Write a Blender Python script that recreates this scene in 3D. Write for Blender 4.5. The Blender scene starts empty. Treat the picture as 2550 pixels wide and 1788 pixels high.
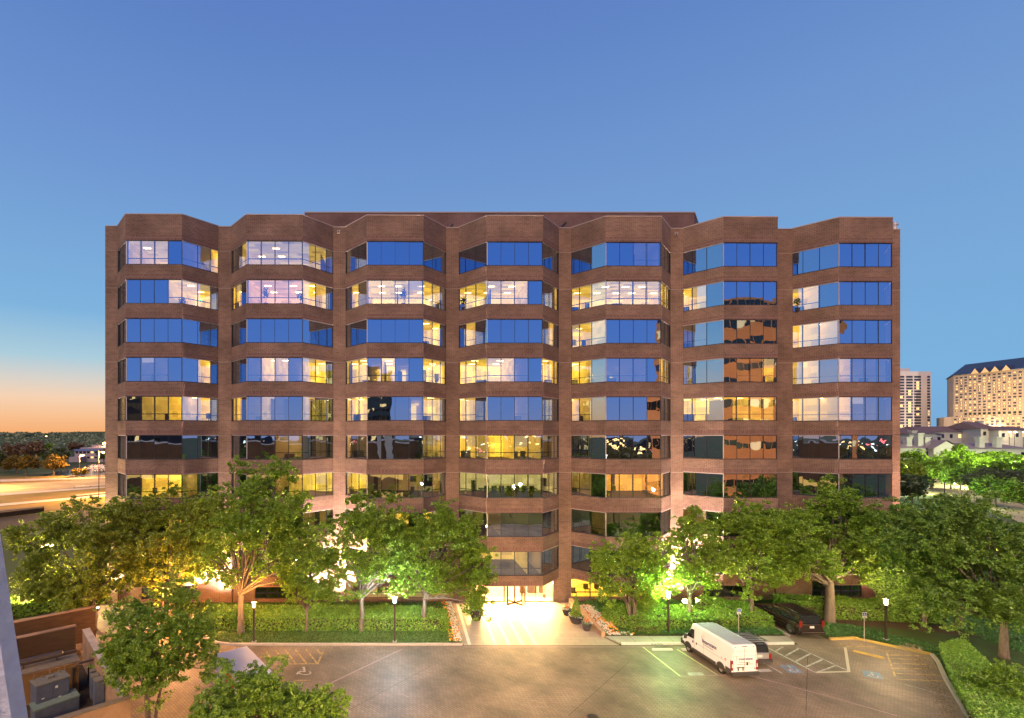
import bpy, math, random
import numpy as np
from mathutils import Vector, Matrix

S = bpy.context.scene
COL = S.collection
R = math.radians

# ---------------------------------------------------------------- camera
F, CU, CV, H = 1255.0, 1011.0, 1078.0, 16.5      # focal length and principal point in photo pixels, eye height in metres
cam_d = bpy.data.cameras.new('camera')
cam = bpy.data.objects.new('camera', cam_d)
COL.objects.link(cam)
cam.location = (0, 0, H)
cam.rotation_euler = (R(90), 0, 0)
cam_d.sensor_width = 36
cam_d.lens = F / 2550 * 36
cam_d.shift_x = 0.5 - CU / 2550
cam_d.shift_y = (CV - 894) / 2550
cam_d.clip_start = 0.1
cam_d.clip_end = 6000
S.camera = cam

# ---------------------------------------------------------------- world (dusk sky)
def lin(c):
    r = []
    for v in c[:3]:
        v = v / 255.0
        r.append(v / 12.92 if v <= 0.04045 else ((v + 0.055) / 1.055) ** 2.4)
    return (r[0], r[1], r[2], 1)

W = bpy.data.worlds.new('World')
S.world = W
W.use_nodes = True
nt = W.node_tree
for n in list(nt.nodes):
    nt.nodes.remove(n)
def wn(t):
    return nt.nodes.new(t)
tc = wn('ShaderNodeTexCoord'); sep = wn('ShaderNodeSeparateXYZ')
nt.links.new(tc.outputs['Generated'], sep.inputs[0])
def ramp(stops):
    r = wn('ShaderNodeValToRGB')
    e = r.color_ramp.elements
    while len(e) > 1:
        e.remove(e[0])
    e[0].position = stops[0][0]; e[0].color = lin(stops[0][1])
    for p, c in stops[1:]:
        k = e.new(p); k.color = lin(c)
    nt.links.new(sep.outputs['Z'], r.inputs[0])
    return r
cool = ramp([(0.0, (122, 172, 216)), (0.09, (124, 178, 222)), (0.26, (121, 168, 216)), (0.42, (114, 154, 209)), (0.63, (95, 131, 197)), (1.0, (70, 98, 172))])
warm = ramp([(0.0, (246, 174, 114)), (0.028, (249, 194, 146)), (0.058, (246, 210, 178)), (0.085, (220, 211, 200)), (0.125, (172, 205, 220)), (0.2, (128, 180, 222)), (0.42, (112, 152, 210)), (0.63, (92, 128, 196)), (1.0, (70, 98, 172))])
back = ramp([(0.0, (150, 160, 205)), (0.1, (112, 150, 224)), (0.3, (86, 132, 222)), (0.6, (82, 116, 192)), (1.0, (70, 98, 172))])
def azfac(dx, dy, lo, hi):
    a = wn('ShaderNodeVectorMath'); a.operation = 'DOT_PRODUCT'
    nt.links.new(tc.outputs['Generated'], a.inputs[0])
    a.inputs[1].default_value = (dx, dy, 0)
    m = wn('ShaderNodeMapRange'); m.interpolation_type = 'SMOOTHSTEP'
    m.inputs[1].default_value = lo; m.inputs[2].default_value = hi
    nt.links.new(a.outputs['Value'], m.inputs[0])
    return m
wf = azfac(-math.sin(R(65)), math.cos(R(65)), 0.25, 0.8)
bf = azfac(0.1, -1, -0.5, 0.45)
m1 = wn('ShaderNodeMix'); m1.data_type = 'RGBA'
nt.links.new(bf.outputs[0], m1.inputs[0]); nt.links.new(cool.outputs[0], m1.inputs[6]); nt.links.new(back.outputs[0], m1.inputs[7])
m2 = wn('ShaderNodeMix'); m2.data_type = 'RGBA'
nt.links.new(wf.outputs[0], m2.inputs[0]); nt.links.new(m1.outputs[2], m2.inputs[6]); nt.links.new(warm.outputs[0], m2.inputs[7])
bg = wn('ShaderNodeBackground'); bg.inputs['Strength'].default_value = 1.0
wo = wn('ShaderNodeOutputWorld')
nt.links.new(m2.outputs[2], bg.inputs[0]); nt.links.new(bg.outputs[0], wo.inputs[0])

# ---------------------------------------------------------------- the soft afterglow of the sun that has just set
sd = bpy.data.lights.new('sun', 'SUN'); sd.energy = 2.6; sd.angle = R(40); sd.color = (1.0, 0.70, 0.47)
sun = bpy.data.objects.new('sun', sd); COL.objects.link(sun)
sdir = Vector((0.34, 0.78, -0.80))
sun.rotation_euler = sdir.to_track_quat('-Z', 'Y').to_euler()

S.view_settings.view_transform = 'Standard'
S.view_settings.look = 'None'
S.view_settings.exposure = 0.0
S.view_settings.gamma = 1.0
S.render.engine = 'CYCLES'
S.cycles.max_bounces = 6
S.cycles.diffuse_bounces = 3
S.cycles.glossy_bounces = 4
S.cycles.transparent_max_bounces = 16
S.cycles.sample_clamp_indirect = 4.0
S.cycles.sample_clamp_direct = 0.0
S.cycles.use_denoising = True

# ---------------------------------------------------------------- helpers
def px(u, v, Y):
    """photo pixel (2550 wide) at depth Y"""
    return Vector(((u - CU) / F * Y, Y, H - (v - CV) / F * Y))
def gd(u, v, z=0.0):
    """photo pixel on the plane of height z"""
    Y = (H - z) * F / (v - CV)
    return Vector(((u - CU) / F * Y, Y, z))

def tag(o, label=None, cat=None, group=None, kind=None):
    if label: o['label'] = label
    if cat: o['category'] = cat
    if group: o['group'] = group
    if kind: o['kind'] = kind
    return o
def empty(name, loc, rz=0.0, label=None, cat=None, group=None, parent=None):
    o = bpy.data.objects.new(name, None); COL.objects.link(o)
    o.empty_display_size = 0.3
    o.location = loc; o.rotation_euler = (0, 0, rz)
    if parent: o.parent = parent
    return tag(o, label, cat, group)
def origin_of(p):
    v = Vector((0, 0, 0))
    while p is not None:
        v += p.location; p = p.parent
    return v

class MB:
    """collects faces; uv in metres; build() links ONE mesh object"""
    def __init__(s):
        s.v = []; s.f = []; s.m = []; s.uv = []
    def face(s, pts, mi=0):
        i = len(s.v)
        pts = [Vector(p) for p in pts]
        s.v += pts
        s.f.append(list(range(i, i + len(pts)))); s.m.append(mi)
        n = Vector((0, 0, 0))
        for k in range(len(pts)):
            a, b = pts[k], pts[(k + 1) % len(pts)]
            n += Vector(((a.y - b.y) * (a.z + b.z), (a.z - b.z) * (a.x + b.x), (a.x - b.x) * (a.y + b.y)))
        if n.length > 0: n.normalize()
        if abs(n.z) > 0.7:
            s.uv += [(p.x, p.y) for p in pts]
        else:
            t = Vector((-n.y, n.x, 0)).normalized()
            s.uv += [(p.dot(t), p.z) for p in pts]
        return s
    def box(s, x0, x1, y0, y1, z0, z1, mi=0):
        a = [(x0, y0), (x1, y0), (x1, y1), (x0, y1)]
        return s.prism(a, z0, z1, mi)
    def prism(s, poly, z0, z1, mi=0, top=True, bottom=True):
        ar = sum(poly[i][0] * poly[(i + 1) % len(poly)][1] - poly[(i + 1) % len(poly)][0] * poly[i][1] for i in range(len(poly)))
        if ar < 0: poly = poly[::-1]
        n = len(poly)
        for i in range(n):
            a, b = poly[i], poly[(i + 1) % n]
            s.face([(a[0], a[1], z0), (b[0], b[1], z0), (b[0], b[1], z1), (a[0], a[1], z1)], mi)
        if top: s.face([(p[0], p[1], z1) for p in poly], mi)
        if bottom: s.face([(p[0], p[1], z0) for p in poly[::-1]], mi)
        return s
    def obox(s, o, ax, ay, az, mi=0):
        """oriented box from corner o with edge vectors"""
        o = Vector(o); ax = Vector(ax); ay = Vector(ay); az = Vector(az)
        p = [o, o + ax, o + ax + ay, o + ay, o + az, o + ax + az, o + ax + ay + az, o + ay + az]
        for q in ((0, 3, 2, 1), (4, 5, 6, 7), (0, 1, 5, 4), (1, 2, 6, 5), (2, 3, 7, 6), (3, 0, 4, 7)):
            s.face([p[i] for i in q], mi)
        return s
    def tube(s, path, rad, n=8, mi=0, cap=True):
        path = [Vector(p) for p in path]
        if not hasattr(rad, '__len__'): rad = [rad] * len(path)
        rings = []
        for i, p in enumerate(path):
            d = (path[min(i + 1, len(path) - 1)] - path[max(i - 1, 0)])
            if d.length < 1e-6: d = Vector((0, 0, 1))
            d.normalize()
            a = d.cross(Vector((0, 1, 0)) if abs(d.y) < 0.9 else Vector((1, 0, 0))).normalized()
            b = d.cross(a)
            rings.append([p + (a * math.cos(2 * math.pi * k / n) + b * math.sin(2 * math.pi * k / n)) * rad[i] for k in range(n)])
        for i in range(len(path) - 1):
            for k in range(n):
                s.face([rings[i][k], rings[i + 1][k], rings[i + 1][(k + 1) % n], rings[i][(k + 1) % n]], mi)
        if cap:
            s.face(rings[0], mi); s.face(rings[-1][::-1], mi)
        return s
    def lathe(s, c, prof, n=16, mi=0):
        c = Vector(c)
        rings = [[c + Vector((r * math.cos(2 * math.pi * k / n), r * math.sin(2 * math.pi * k / n), z)) for k in range(n)] for r, z in prof]
        for i in range(len(prof) - 1):
            for k in range(n):
                s.face([rings[i][k], rings[i][(k + 1) % n], rings[i + 1][(k + 1) % n], rings[i + 1][k]], mi)
        s.face(rings[-1], mi); s.face(rings[0][::-1], mi)
        return s
    def loft(s, secs, mi=0, cap=True):
        n = len(secs[0])
        for i in range(len(secs) - 1):
            for k in range(n):
                s.face([secs[i][k], secs[i][(k + 1) % n], secs[i + 1][(k + 1) % n], secs[i + 1][k]], mi)
        if cap:
            s.face(secs[0][::-1], mi); s.face(secs[-1], mi)
        return s
    def build(s, name, mats, parent=None, local=False, smooth=False, merge=False, bevel=0):
        if not isinstance(mats, (list, tuple)): mats = [mats]
        off = Vector((0, 0, 0)) if local else origin_of(parent)
        me = bpy.data.meshes.new(name)
        me.from_pydata([tuple(p - off) for p in s.v], [], s.f)
        for m in mats: me.materials.append(m)
        me.polygons.foreach_set('material_index', s.m)
        ul = me.uv_layers.new(name='UVMap')
        flat = np.array(s.uv, dtype=np.float32).ravel()
        ul.data.foreach_set('uv', flat)
        if merge or smooth or bevel:
            import bmesh
            bm = bmesh.new(); bm.from_mesh(me)
            bmesh.ops.remove_doubles(bm, verts=bm.verts, dist=1e-4)
            bmesh.ops.recalc_face_normals(bm, faces=bm.faces)
            bm.to_mesh(me); bm.free()
        if smooth:
            me.polygons.foreach_set('use_smooth', [True] * len(me.polygons))
        o = bpy.data.objects.new(name, me); COL.objects.link(o)
        if parent: o.parent = parent
        if bevel:
            b = o.modifiers.new('bevel', 'BEVEL'); b.width = bevel; b.segments = 2; b.limit_method = 'ANGLE'; b.angle_limit = R(40)
        return o

# ---------------------------------------------------------------- materials
def mat(name, col, rough=0.8, spec=0.3, metal=0.0, emit=None, es=0.0):
    m = bpy.data.materials.new(name); m.use_nodes = True
    b = m.node_tree.nodes['Principled BSDF']
    b.inputs['Base Color'].default_value = (col[0], col[1], col[2], 1)
    b.inputs['Roughness'].default_value = rough
    b.inputs['Specular IOR Level'].default_value = spec
    b.inputs['Metallic'].default_value = metal
    if emit:
        b.inputs['Emission Color'].default_value = (emit[0], emit[1], emit[2], 1)
        b.inputs['Emission Strength'].default_value = es
    return m
def noise_mat(name, c1, c2, scale=3.0, rough=0.85, spec=0.2, detail=6, bump=0.0, c3=None, scale2=0.3, coord='Object', metal=0.0, stretch=None):
    m = mat(name, c1, rough, spec, metal); t = m.node_tree; b = t.nodes['Principled BSDF']
    tcn = t.nodes.new('ShaderNodeTexCoord'); nz = t.nodes.new('ShaderNodeTexNoise')
    nz.inputs['Scale'].default_value = scale; nz.inputs['Detail'].default_value = detail; nz.inputs['Roughness'].default_value = 0.65
    src = tcn.outputs[coord]
    if stretch:
        mp = t.nodes.new('ShaderNodeMapping'); mp.inputs['Scale'].default_value = stretch
        t.links.new(src, mp.inputs[0]); src = mp.outputs[0]
    t.links.new(src, nz.inputs['Vector'])
    r = t.nodes.new('ShaderNodeValToRGB'); r.color_ramp.elements[0].position = 0.3; r.color_ramp.elements[1].position = 0.7
    r.color_ramp.elements[0].color = (*c1, 1); r.color_ramp.elements[1].color = (*c2, 1)
    t.links.new(nz.outputs[0], r.inputs[0])
    out = r.outputs[0]
    if c3:
        n2 = t.nodes.new('ShaderNodeTexNoise'); n2.inputs['Scale'].default_value = scale2; n2.inputs['Detail'].default_value = 4
        t.links.new(src, n2.inputs['Vector'])
        r2 = t.nodes.new('ShaderNodeValToRGB'); r2.color_ramp.elements[0].position = 0.42; r2.color_ramp.elements[1].position = 0.62
        t.links.new(n2.outputs[0], r2.inputs[0])
        mx = t.nodes.new('ShaderNodeMix'); mx.data_type = 'RGBA'
        t.links.new(r2.outputs[0], mx.inputs[0]); t.links.new(out, mx.inputs[6]); mx.inputs[7].default_value = (*c3, 1)
        out = mx.outputs[2]
    t.links.new(out, b.inputs['Base Color'])
    if bump:
        bp = t.nodes.new('ShaderNodeBump'); bp.inputs['Strength'].default_value = bump; bp.inputs['Distance'].default_value = 0.05
        t.links.new(nz.outputs[0], bp.inputs['Height']); t.links.new(bp.outputs[0], b.inputs['Normal'])
    return m
def brick_mat(name, c1, c2, mortar, bw=0.30, rh=0.10, ms=0.012, rough=0.85, var=0.35, rot=0.0, bump=0.3, patch=0.0, spec=0.2, coord='UV'):
    m = mat(name, c1, rough, spec); t = m.node_tree; b = t.nodes['Principled BSDF']
    tcn = t.nodes.new('ShaderNodeTexCoord'); mp = t.nodes.new('ShaderNodeMapping')
    mp.inputs['Rotation'].default_value = (0, 0, rot)
    t.links.new(tcn.outputs[coord], mp.inputs[0])
    bt = t.nodes.new('ShaderNodeTexBrick')
    bt.inputs['Scale'].default_value = 1.0; bt.inputs['Brick Width'].default_value = bw; bt.inputs['Row Height'].default_value = rh
    bt.inputs['Mortar Size'].default_value = ms; bt.inputs['Mortar Smooth'].default_value = 0.3; bt.inputs['Bias'].default_value = 0.0
    bt.inputs['Color1'].default_value = (*c1, 1); bt.inputs['Color2'].default_value = (*c2, 1); bt.inputs['Mortar'].default_value = (*mortar, 1)
    t.links.new(mp.outputs[0], bt.inputs['Vector'])
    nz = t.nodes.new('ShaderNodeTexNoise'); nz.inputs['Scale'].default_value = 0.35; nz.inputs['Detail'].default_value = 8
    t.links.new(mp.outputs[0], nz.inputs['Vector'])
    mr = t.nodes.new('ShaderNodeMapRange'); mr.inputs[1].default_value = 0.3; mr.inputs[2].default_value = 0.7
    mr.inputs[3].default_value = 1 - var; mr.inputs[4].default_value = 1 + var * 0.6
    t.links.new(nz.outputs[0], mr.inputs[0])
    vm = t.nodes.new('ShaderNodeVectorMath'); vm.operation = 'SCALE'
    t.links.new(bt.outputs['Color'], vm.inputs[0]); t.links.new(mr.outputs[0], vm.inputs['Scale'])
    out = vm.outputs[0]
    if patch:
        n2 = t.nodes.new('ShaderNodeTexNoise'); n2.inputs['Scale'].default_value = 0.16; n2.inputs['Detail'].default_value = 12; n2.inputs['Roughness'].default_value = .62; n2.inputs['Distortion'].default_value = .6
        t.links.new(mp.outputs[0], n2.inputs['Vector'])
        m2r = t.nodes.new('ShaderNodeMapRange'); m2r.inputs[1].default_value = .42; m2r.inputs[2].default_value = .66; m2r.inputs[3].default_value = 1.0; m2r.inputs[4].default_value = 1 - patch
        t.links.new(n2.outputs[0], m2r.inputs[0])
        v2 = t.nodes.new('ShaderNodeVectorMath'); v2.operation = 'SCALE'; t.links.new(out, v2.inputs[0]); t.links.new(m2r.outputs[0], v2.inputs['Scale']); out = v2.outputs[0]
    t.links.new(out, b.inputs['Base Color'])
    if bump:
        bp = t.nodes.new('ShaderNodeBump'); bp.inputs['Strength'].default_value = bump; bp.inputs['Distance'].default_value = 0.02; bp.invert = True
        t.links.new(bt.outputs['Fac'], bp.inputs['Height']); t.links.new(bp.outputs[0], b.inputs['Normal'])
    return m
def leaf_mat(name, c1, c2, trans=0.35):
    m = bpy.data.materials.new(name); m.use_nodes = True; t = m.node_tree
    for n in list(t.nodes): t.nodes.remove(n)
    g = t.nodes.new('ShaderNodeNewGeometry')
    r = t.nodes.new('ShaderNodeValToRGB'); r.color_ramp.elements[0].color = (*c1, 1); r.color_ramp.elements[1].color = (*c2, 1)
    t.links.new(g.outputs['Random Per Island'], r.inputs[0])
    d = t.nodes.new('ShaderNodeBsdfDiffuse'); tr = t.nodes.new('ShaderNodeBsdfTranslucent'); mx = t.nodes.new('ShaderNodeMixShader')
    mx.inputs[0].default_value = trans
    t.links.new(r.outputs[0], d.inputs[0]); t.links.new(r.outputs[0], tr.inputs[0])
    t.links.new(d.outputs[0], mx.inputs[1]); t.links.new(tr.outputs[0], mx.inputs[2])
    gl = t.nodes.new('ShaderNodeBsdfGlossy'); gl.inputs['Roughness'].default_value = 0.45; gl.inputs[0].default_value = (1, 1, 1, 1)
    m3 = t.nodes.new('ShaderNodeMixShader'); m3.inputs[0].default_value = 0.035
    t.links.new(mx.outputs[0], m3.inputs[1]); t.links.new(gl.outputs[0], m3.inputs[2])
    o = t.nodes.new('ShaderNodeOutputMaterial'); t.links.new(m3.outputs[0], o.inputs[0])
    return m
def glass_mat(name, fac, refl, trans, wob=0.0, rough=0.0):
    m = bpy.data.materials.new(name); m.use_nodes = True; t = m.node_tree
    for n in list(t.nodes): t.nodes.remove(n)
    tr = t.nodes.new('ShaderNodeBsdfTransparent'); tr.inputs[0].default_value = (*trans, 1)
    gl = t.nodes.new('ShaderNodeBsdfGlossy'); gl.inputs[0].default_value = (*refl, 1); gl.inputs['Roughness'].default_value = rough
    mx = t.nodes.new('ShaderNodeMixShader'); mx.inputs[0].default_value = fac
    if wob:
        tcn = t.nodes.new('ShaderNodeTexCoord'); nz = t.nodes.new('ShaderNodeTexNoise'); nz.inputs['Scale'].default_value = 0.55; nz.inputs['Detail'].default_value = 1.5
        t.links.new(tcn.outputs['Object'], nz.inputs['Vector'])
        bp = t.nodes.new('ShaderNodeBump'); bp.inputs['Strength'].default_value = 1.0; bp.inputs['Distance'].default_value = wob
        t.links.new(nz.outputs[0], bp.inputs['Height']); t.links.new(bp.outputs[0], gl.inputs['Normal'])
    t.links.new(tr.outputs[0], mx.inputs[1]); t.links.new(gl.outputs[0], mx.inputs[2])
    o = t.nodes.new('ShaderNodeOutputMaterial'); t.links.new(mx.outputs[0], o.inputs[0])
    return m

M = {}
M['brick'] = brick_mat('red_brown_brick', (0.235, 0.128, 0.090), (0.145, 0.078, 0.056), (0.31, 0.23, 0.165), bw=0.36, rh=0.12, ms=0.02)
M['brick_dark'] = brick_mat('dark_brick', (0.20, 0.10, 0.08), (0.14, 0.07, 0.058), (0.25, 0.17, 0.14), bw=0.36, rh=0.12, ms=0.02)
M['soldier'] = brick_mat('soldier_brick', (0.21, 0.108, 0.080), (0.135, 0.070, 0.054), (0.28, 0.20, 0.16), bw=0.13, rh=0.40, ms=0.02, var=0.1)
M['coping'] = mat('coping', (0.42, 0.33, 0.28), 0.5)
M['pale_metal'] = mat('pale_bare_metal', (0.62, 0.56, 0.50), 0.35, 0.5, 0.3)
M['frame'] = mat('dark_bronze_frame', (0.025, 0.02, 0.018), 0.35, 0.5)
M['glass'] = glass_mat('coated_glass', 0.66, (0.70, 0.86, 1.0), (0.95, 0.88, 0.75), wob=0.009)
M['clear'] = glass_mat('clear_glass', 0.22, (0.9, 0.95, 1.0), (0.95, 0.95, 0.93))
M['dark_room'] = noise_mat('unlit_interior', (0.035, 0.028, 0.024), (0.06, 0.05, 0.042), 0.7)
def room_mat(name, col, es):  # lit rooms' walls and ceilings glow by themselves, room light painted in
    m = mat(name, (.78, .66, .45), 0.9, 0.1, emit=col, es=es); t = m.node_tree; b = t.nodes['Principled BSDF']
    tc_ = t.nodes.new('ShaderNodeTexCoord'); bt = t.nodes.new('ShaderNodeTexBrick')      # blocks of light and dark painted into the glow, hinting at furnishings
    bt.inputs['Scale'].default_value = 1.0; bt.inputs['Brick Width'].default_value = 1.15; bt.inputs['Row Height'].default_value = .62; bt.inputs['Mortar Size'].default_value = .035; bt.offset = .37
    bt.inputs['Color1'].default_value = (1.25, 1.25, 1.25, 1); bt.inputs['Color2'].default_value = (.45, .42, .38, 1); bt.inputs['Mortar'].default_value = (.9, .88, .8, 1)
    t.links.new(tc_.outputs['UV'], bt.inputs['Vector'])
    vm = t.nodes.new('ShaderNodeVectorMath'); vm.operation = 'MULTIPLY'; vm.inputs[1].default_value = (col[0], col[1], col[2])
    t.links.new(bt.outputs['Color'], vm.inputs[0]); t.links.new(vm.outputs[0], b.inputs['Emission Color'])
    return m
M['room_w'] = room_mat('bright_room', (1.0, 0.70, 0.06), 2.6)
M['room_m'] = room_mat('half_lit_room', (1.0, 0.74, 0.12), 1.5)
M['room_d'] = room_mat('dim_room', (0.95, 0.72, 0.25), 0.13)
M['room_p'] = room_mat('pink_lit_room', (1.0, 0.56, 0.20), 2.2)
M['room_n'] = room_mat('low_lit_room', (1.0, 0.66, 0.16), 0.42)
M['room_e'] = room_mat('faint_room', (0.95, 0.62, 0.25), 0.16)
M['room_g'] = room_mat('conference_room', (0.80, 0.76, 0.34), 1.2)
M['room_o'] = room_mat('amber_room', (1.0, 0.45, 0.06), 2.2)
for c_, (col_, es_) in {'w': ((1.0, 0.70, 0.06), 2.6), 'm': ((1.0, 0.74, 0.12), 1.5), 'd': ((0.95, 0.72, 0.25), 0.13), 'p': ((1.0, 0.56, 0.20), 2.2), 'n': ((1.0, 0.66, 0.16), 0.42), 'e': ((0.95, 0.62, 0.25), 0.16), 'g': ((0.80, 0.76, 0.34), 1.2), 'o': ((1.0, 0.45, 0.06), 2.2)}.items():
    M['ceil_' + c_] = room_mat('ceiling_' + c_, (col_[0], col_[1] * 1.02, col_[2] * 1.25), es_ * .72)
    M['side_' + c_] = room_mat('side_wall_' + c_, (col_[0], col_[1] * .95, col_[2] * .9), es_ * .5)  # ceilings and side walls glow less, shading painted into their strength
M['lamp_panel'] = mat('ceiling_lamp', (1, 1, 1), emit=(1.0, 0.74, 0.34), es=18)
M['furn'] = noise_mat('office_furniture', (0.05, 0.035, 0.03), (0.16, 0.11, 0.08), 1.3)
M['furn_dark'] = mat('black_furniture', (0.012, 0.012, 0.012), 0.5)
M['blind'] = mat('pale_blind', (0.65, 0.6, 0.5), 0.8, emit=(1.0, 0.8, 0.5), es=0.8)  # room light painted in as the blind's own glow
M['exit'] = mat('green_sign', (0.0, 0.3, 0.05), emit=(0.05, 1.0, 0.15), es=6)
M['paver'] = None
# ================================================================ the office building
YC0, KR = 49.0, 0.0105
def col_plane(u, d=0.0):
    """X, Y where the ray of pixel column u meets the pier plane (d metres in front of it)"""
    t = (u - CU) / F
    Y = (YC0 - d) / (1 - KR * t)
    return t * Y, Y
def yc(x): return YC0 + KR * x
DB = 2.62                                    # how far the bays stand out
BAYS = [(293, 312.4, 453, 544), (576.4, 613, 754, 830), (860.6, 913, 1054.7, 1111), (1142.6, 1212.5, 1352, 1391.7),
        (1422.7, 1508.7, 1647.5, 1670), (1701.3, 1802, 1937, 1943.5), (1973.5, 2090, 2223.6, 2229)]
plan = []
for (a, b, c, d) in BAYS:
    xs, ys = col_plane(a); x1, y1 = col_plane(b, DB); x2, y2 = col_plane(c, DB); xe, ye = col_plane(d)
    plan.append([[xs, ys], [x1, y1], [x2, y2], [xe, ye]])
plan[5][3] = [36.25, yc(36.25)]
plan[6][3] = [47.1, yc(47.1)]
XL = col_plane(262)[0]; XR = 48.55
TOP0, PITCH, WH, NF = 34.17, 3.575, 2.26, 9
ztop = lambda k: TOP0 - PITCH * k
ZPAR = 36.58
B = empty('office_building', (9, 50, 0), 0, 'nine storey red brown brick office building with seven faceted bays of mirrored windows', 'building')

def bayline(p, d):
    """outline of a bay moved inward by d"""
    (xs, ys), (x1, y1), (x2, y2), (xe, ye) = p
    return [(xs + d * 0.4, ys + d), (x1 + d * 0.4, y1 + d), (x2 - d * 0.4, y2 + d), (xe - d * 0.4, ye + d)]
# piers
piers = [(XL, plan[0][0][0])] + [(plan[i][3][0], plan[i + 1][0][0]) for i in range(6)] + [(plan[6][3][0], XR)]
for (a, b) in piers:
    mb = MB(); y = yc((a + b) / 2)
    mb.prism([(a, yc(a)), (b, yc(b)), (b, yc(b) + 0.8), (a, yc(a) + 0.8)], 0, 36.45)
    mb.box(a - 0.0, b + 0.0, y - 0.04, y + 0.8, 36.45, 36.53, 1)
    for k in (0, 1, 3, 5, 6): mb.box(a + .01, b - .01, y - .018, y - .001, ztop(k) - .10, ztop(k) - .07, 1)
    mb.build('pier', [M['brick'], M['coping']], B)
# spandrels, parapets and windows
for bi, p in enumerate(plan):
    base = [tuple(q) for q in p] + [(p[3][0], p[3][1] + 0.3), (p[0][0], p[0][1] + 0.3)]
    grow = bayline(p, -0.03); gpoly = [(grow[0][0], grow[0][1])] + grow[1:3] + [(grow[3][0], grow[3][1]), (p[3][0], p[3][1] + 0.3), (p[0][0], p[0][1] + 0.3)]
    for k in range(NF + 1):
        z1 = ZPAR - 0.08 if k == 0 else ztop(k - 1) - WH
        z0 = ztop(k) if k < NF else 2.34
        mb = MB()
        mb.prism(base, z0 + 0.42, z1)
        mb.prism(base, z0 + 0.0, z0 + 0.42, 1)
        if k == 0:
            mb.prism(gpoly, z1, z1 + 0.08, 2)
        mb.build('parapet' if k == 0 else 'spandrel', [M['brick'], M['soldier'], M['coping']], B)
# the top of the building behind the parapets, side and back walls, penthouse
mb = MB()
mb.face([(XL, 50, 35.4), (XR, 50, 35.4), (XR, 80, 35.4), (XL, 80, 35.4)])
mb.build('roof', noise_mat('roof_gravel', (0.2, 0.18, 0.16), (0.3, 0.27, 0.24), 4), B)
mb = MB()
mb.box(XL, XL + 0.4, yc(XL) + 0.8, 80, 0, 36.45); mb.box(XR - 0.4, XR, yc(XR) + 0.8, 80, 0, 36.45); mb.box(XL + .4, XR - .4, 79.6, 80, 0, 36.45)
mb.build('wall', M['brick'], B)
pa = px(759, 525.5, 60); pb = px(1729, 530, 60)
mb = MB()
mb.prism([(pa.x, 60), (pb.x, 60), (pb.x + 2.2, 63), (pb.x + 2.2, 74), (pa.x, 74)], 35.42, 42.7)
mb.prism([(pa.x - .05, 59.95), (pb.x + .05, 59.95), (pb.x + 2.25, 63), (pb.x + 2.25, 74), (pa.x - .05, 74)], 42.7, 42.82, 1)
mb.build('penthouse', [M['brick_dark'], M['coping']], B)
for (u, v) in ((1119, 562), (1400, 558)):
    q = px(u, v, 54)
    mb = MB(); mb.tube([(q.x, 54, 35.4), (q.x, 54, q.z - .2), (q.x + .35, 54, q.z + .1), (q.x + .35, 54.5, q.z + .1)], 0.12, 6)
    mb.box(q.x - .3, q.x + .1, 53.8, 54.2, 35.4, 37.0)
    mb.build('roof_vent', M['frame'], B)
for (u, v) in ((844, 579), (1686, 581)):
    q = px(u, v, yc(0)); y = yc(q.x)
    mb = MB(); mb.box(q.x - .14, q.x + .14, y - .16, y - .002, q.z - .14, q.z + .14); mb.tube([(q.x, y - .22, q.z - .02), (q.x, y - .16, q.z - .02)], .07, 8, 1)
    mb.build('camera_housing', [M['coping'], M['frame']], B)
q = px(2236, 562, yc(47.5)); mb = MB()
mb.lathe((q.x, 49.8, 36.5), [(.2, 0), (.2, .5), (.28, .5), (.28, .62), (.13, .7), (.13, .85)], 10); mb.build('roof_beacon', M['pale_metal'], B)

# panes: for each bay the split points along the outline
FR_L = (0.0, 0.24, 0.60, 1.0); FR_F = (0.0, 0.25, 0.5, 0.75, 1.0); FR_R = (0.0, 0.42, 0.78, 1.0)
def lerp2(a, b, t): return (a[0] + (b[0] - a[0]) * t, a[1] + (b[1] - a[1]) * t)
def nodes(line):
    P = [lerp2(line[0], line[1], t) for t in FR_L] + [lerp2(line[1], line[2], t) for t in FR_F[1:]] + [lerp2(line[2], line[3], t) for t in FR_R[1:]]
    return P                                   # 11 points, ten panes
LIT = [
 # bay:   1            2            3            4            5            6            7
 ["...mmm.ddw", "d.mmmmmmmd", "d.........", "..........", ".....dd...", "..........", ".........."],
 ["......www.", "ww.ppppwm.", ".mdwwwwwmd", "wwwwww...m", "wwwwwwwwww", "ww........", "ww........"],
 ["..........", "..........", ".......mw.", ".m......m.", "www.......", "dd........", "wwm......."],
 ["....dd..w.", "...dwmdww.", "wwmdwd.www", "wwwwwd.wwm", "wwdddd.wmm", "d...ddww..", "mwdmdddd.."],
 ["dm..mmwmw.", "mw.dmd.m..", "mww...dmmd", "wm...d....", "wm.......d", "wwwwwwmm..", "wwmwdd...."],
 ["..........", ".....mmdd.", "mdd....dmm", "wwmwwmmddd", "..........", "..........", ".........."],
 ["....wwwm..", "m....mwwww", "wwwddmm.m.", "gggggggggg", "mm.ooooo..", "..........", "..........",],
 ["......wm..", ".......mm.", "....mw.ww.", "...d.....d", "..d.......", "mm........", ".........."],
 ["..........", "....mm....", "....mm....", "..wwwwm...", "..........", "..........", ".........."],
]
rng = random.Random(7)
dark = MB(); nroom = 0
EX = {(1, 4, 8): 1, (1, 5, 0): 1, (2, 4, 0): 1, (4, 5, 1): 1, (0, 0, 9): 1, (5, 1, 7): 1, (1, 4, 6): 1}
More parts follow.
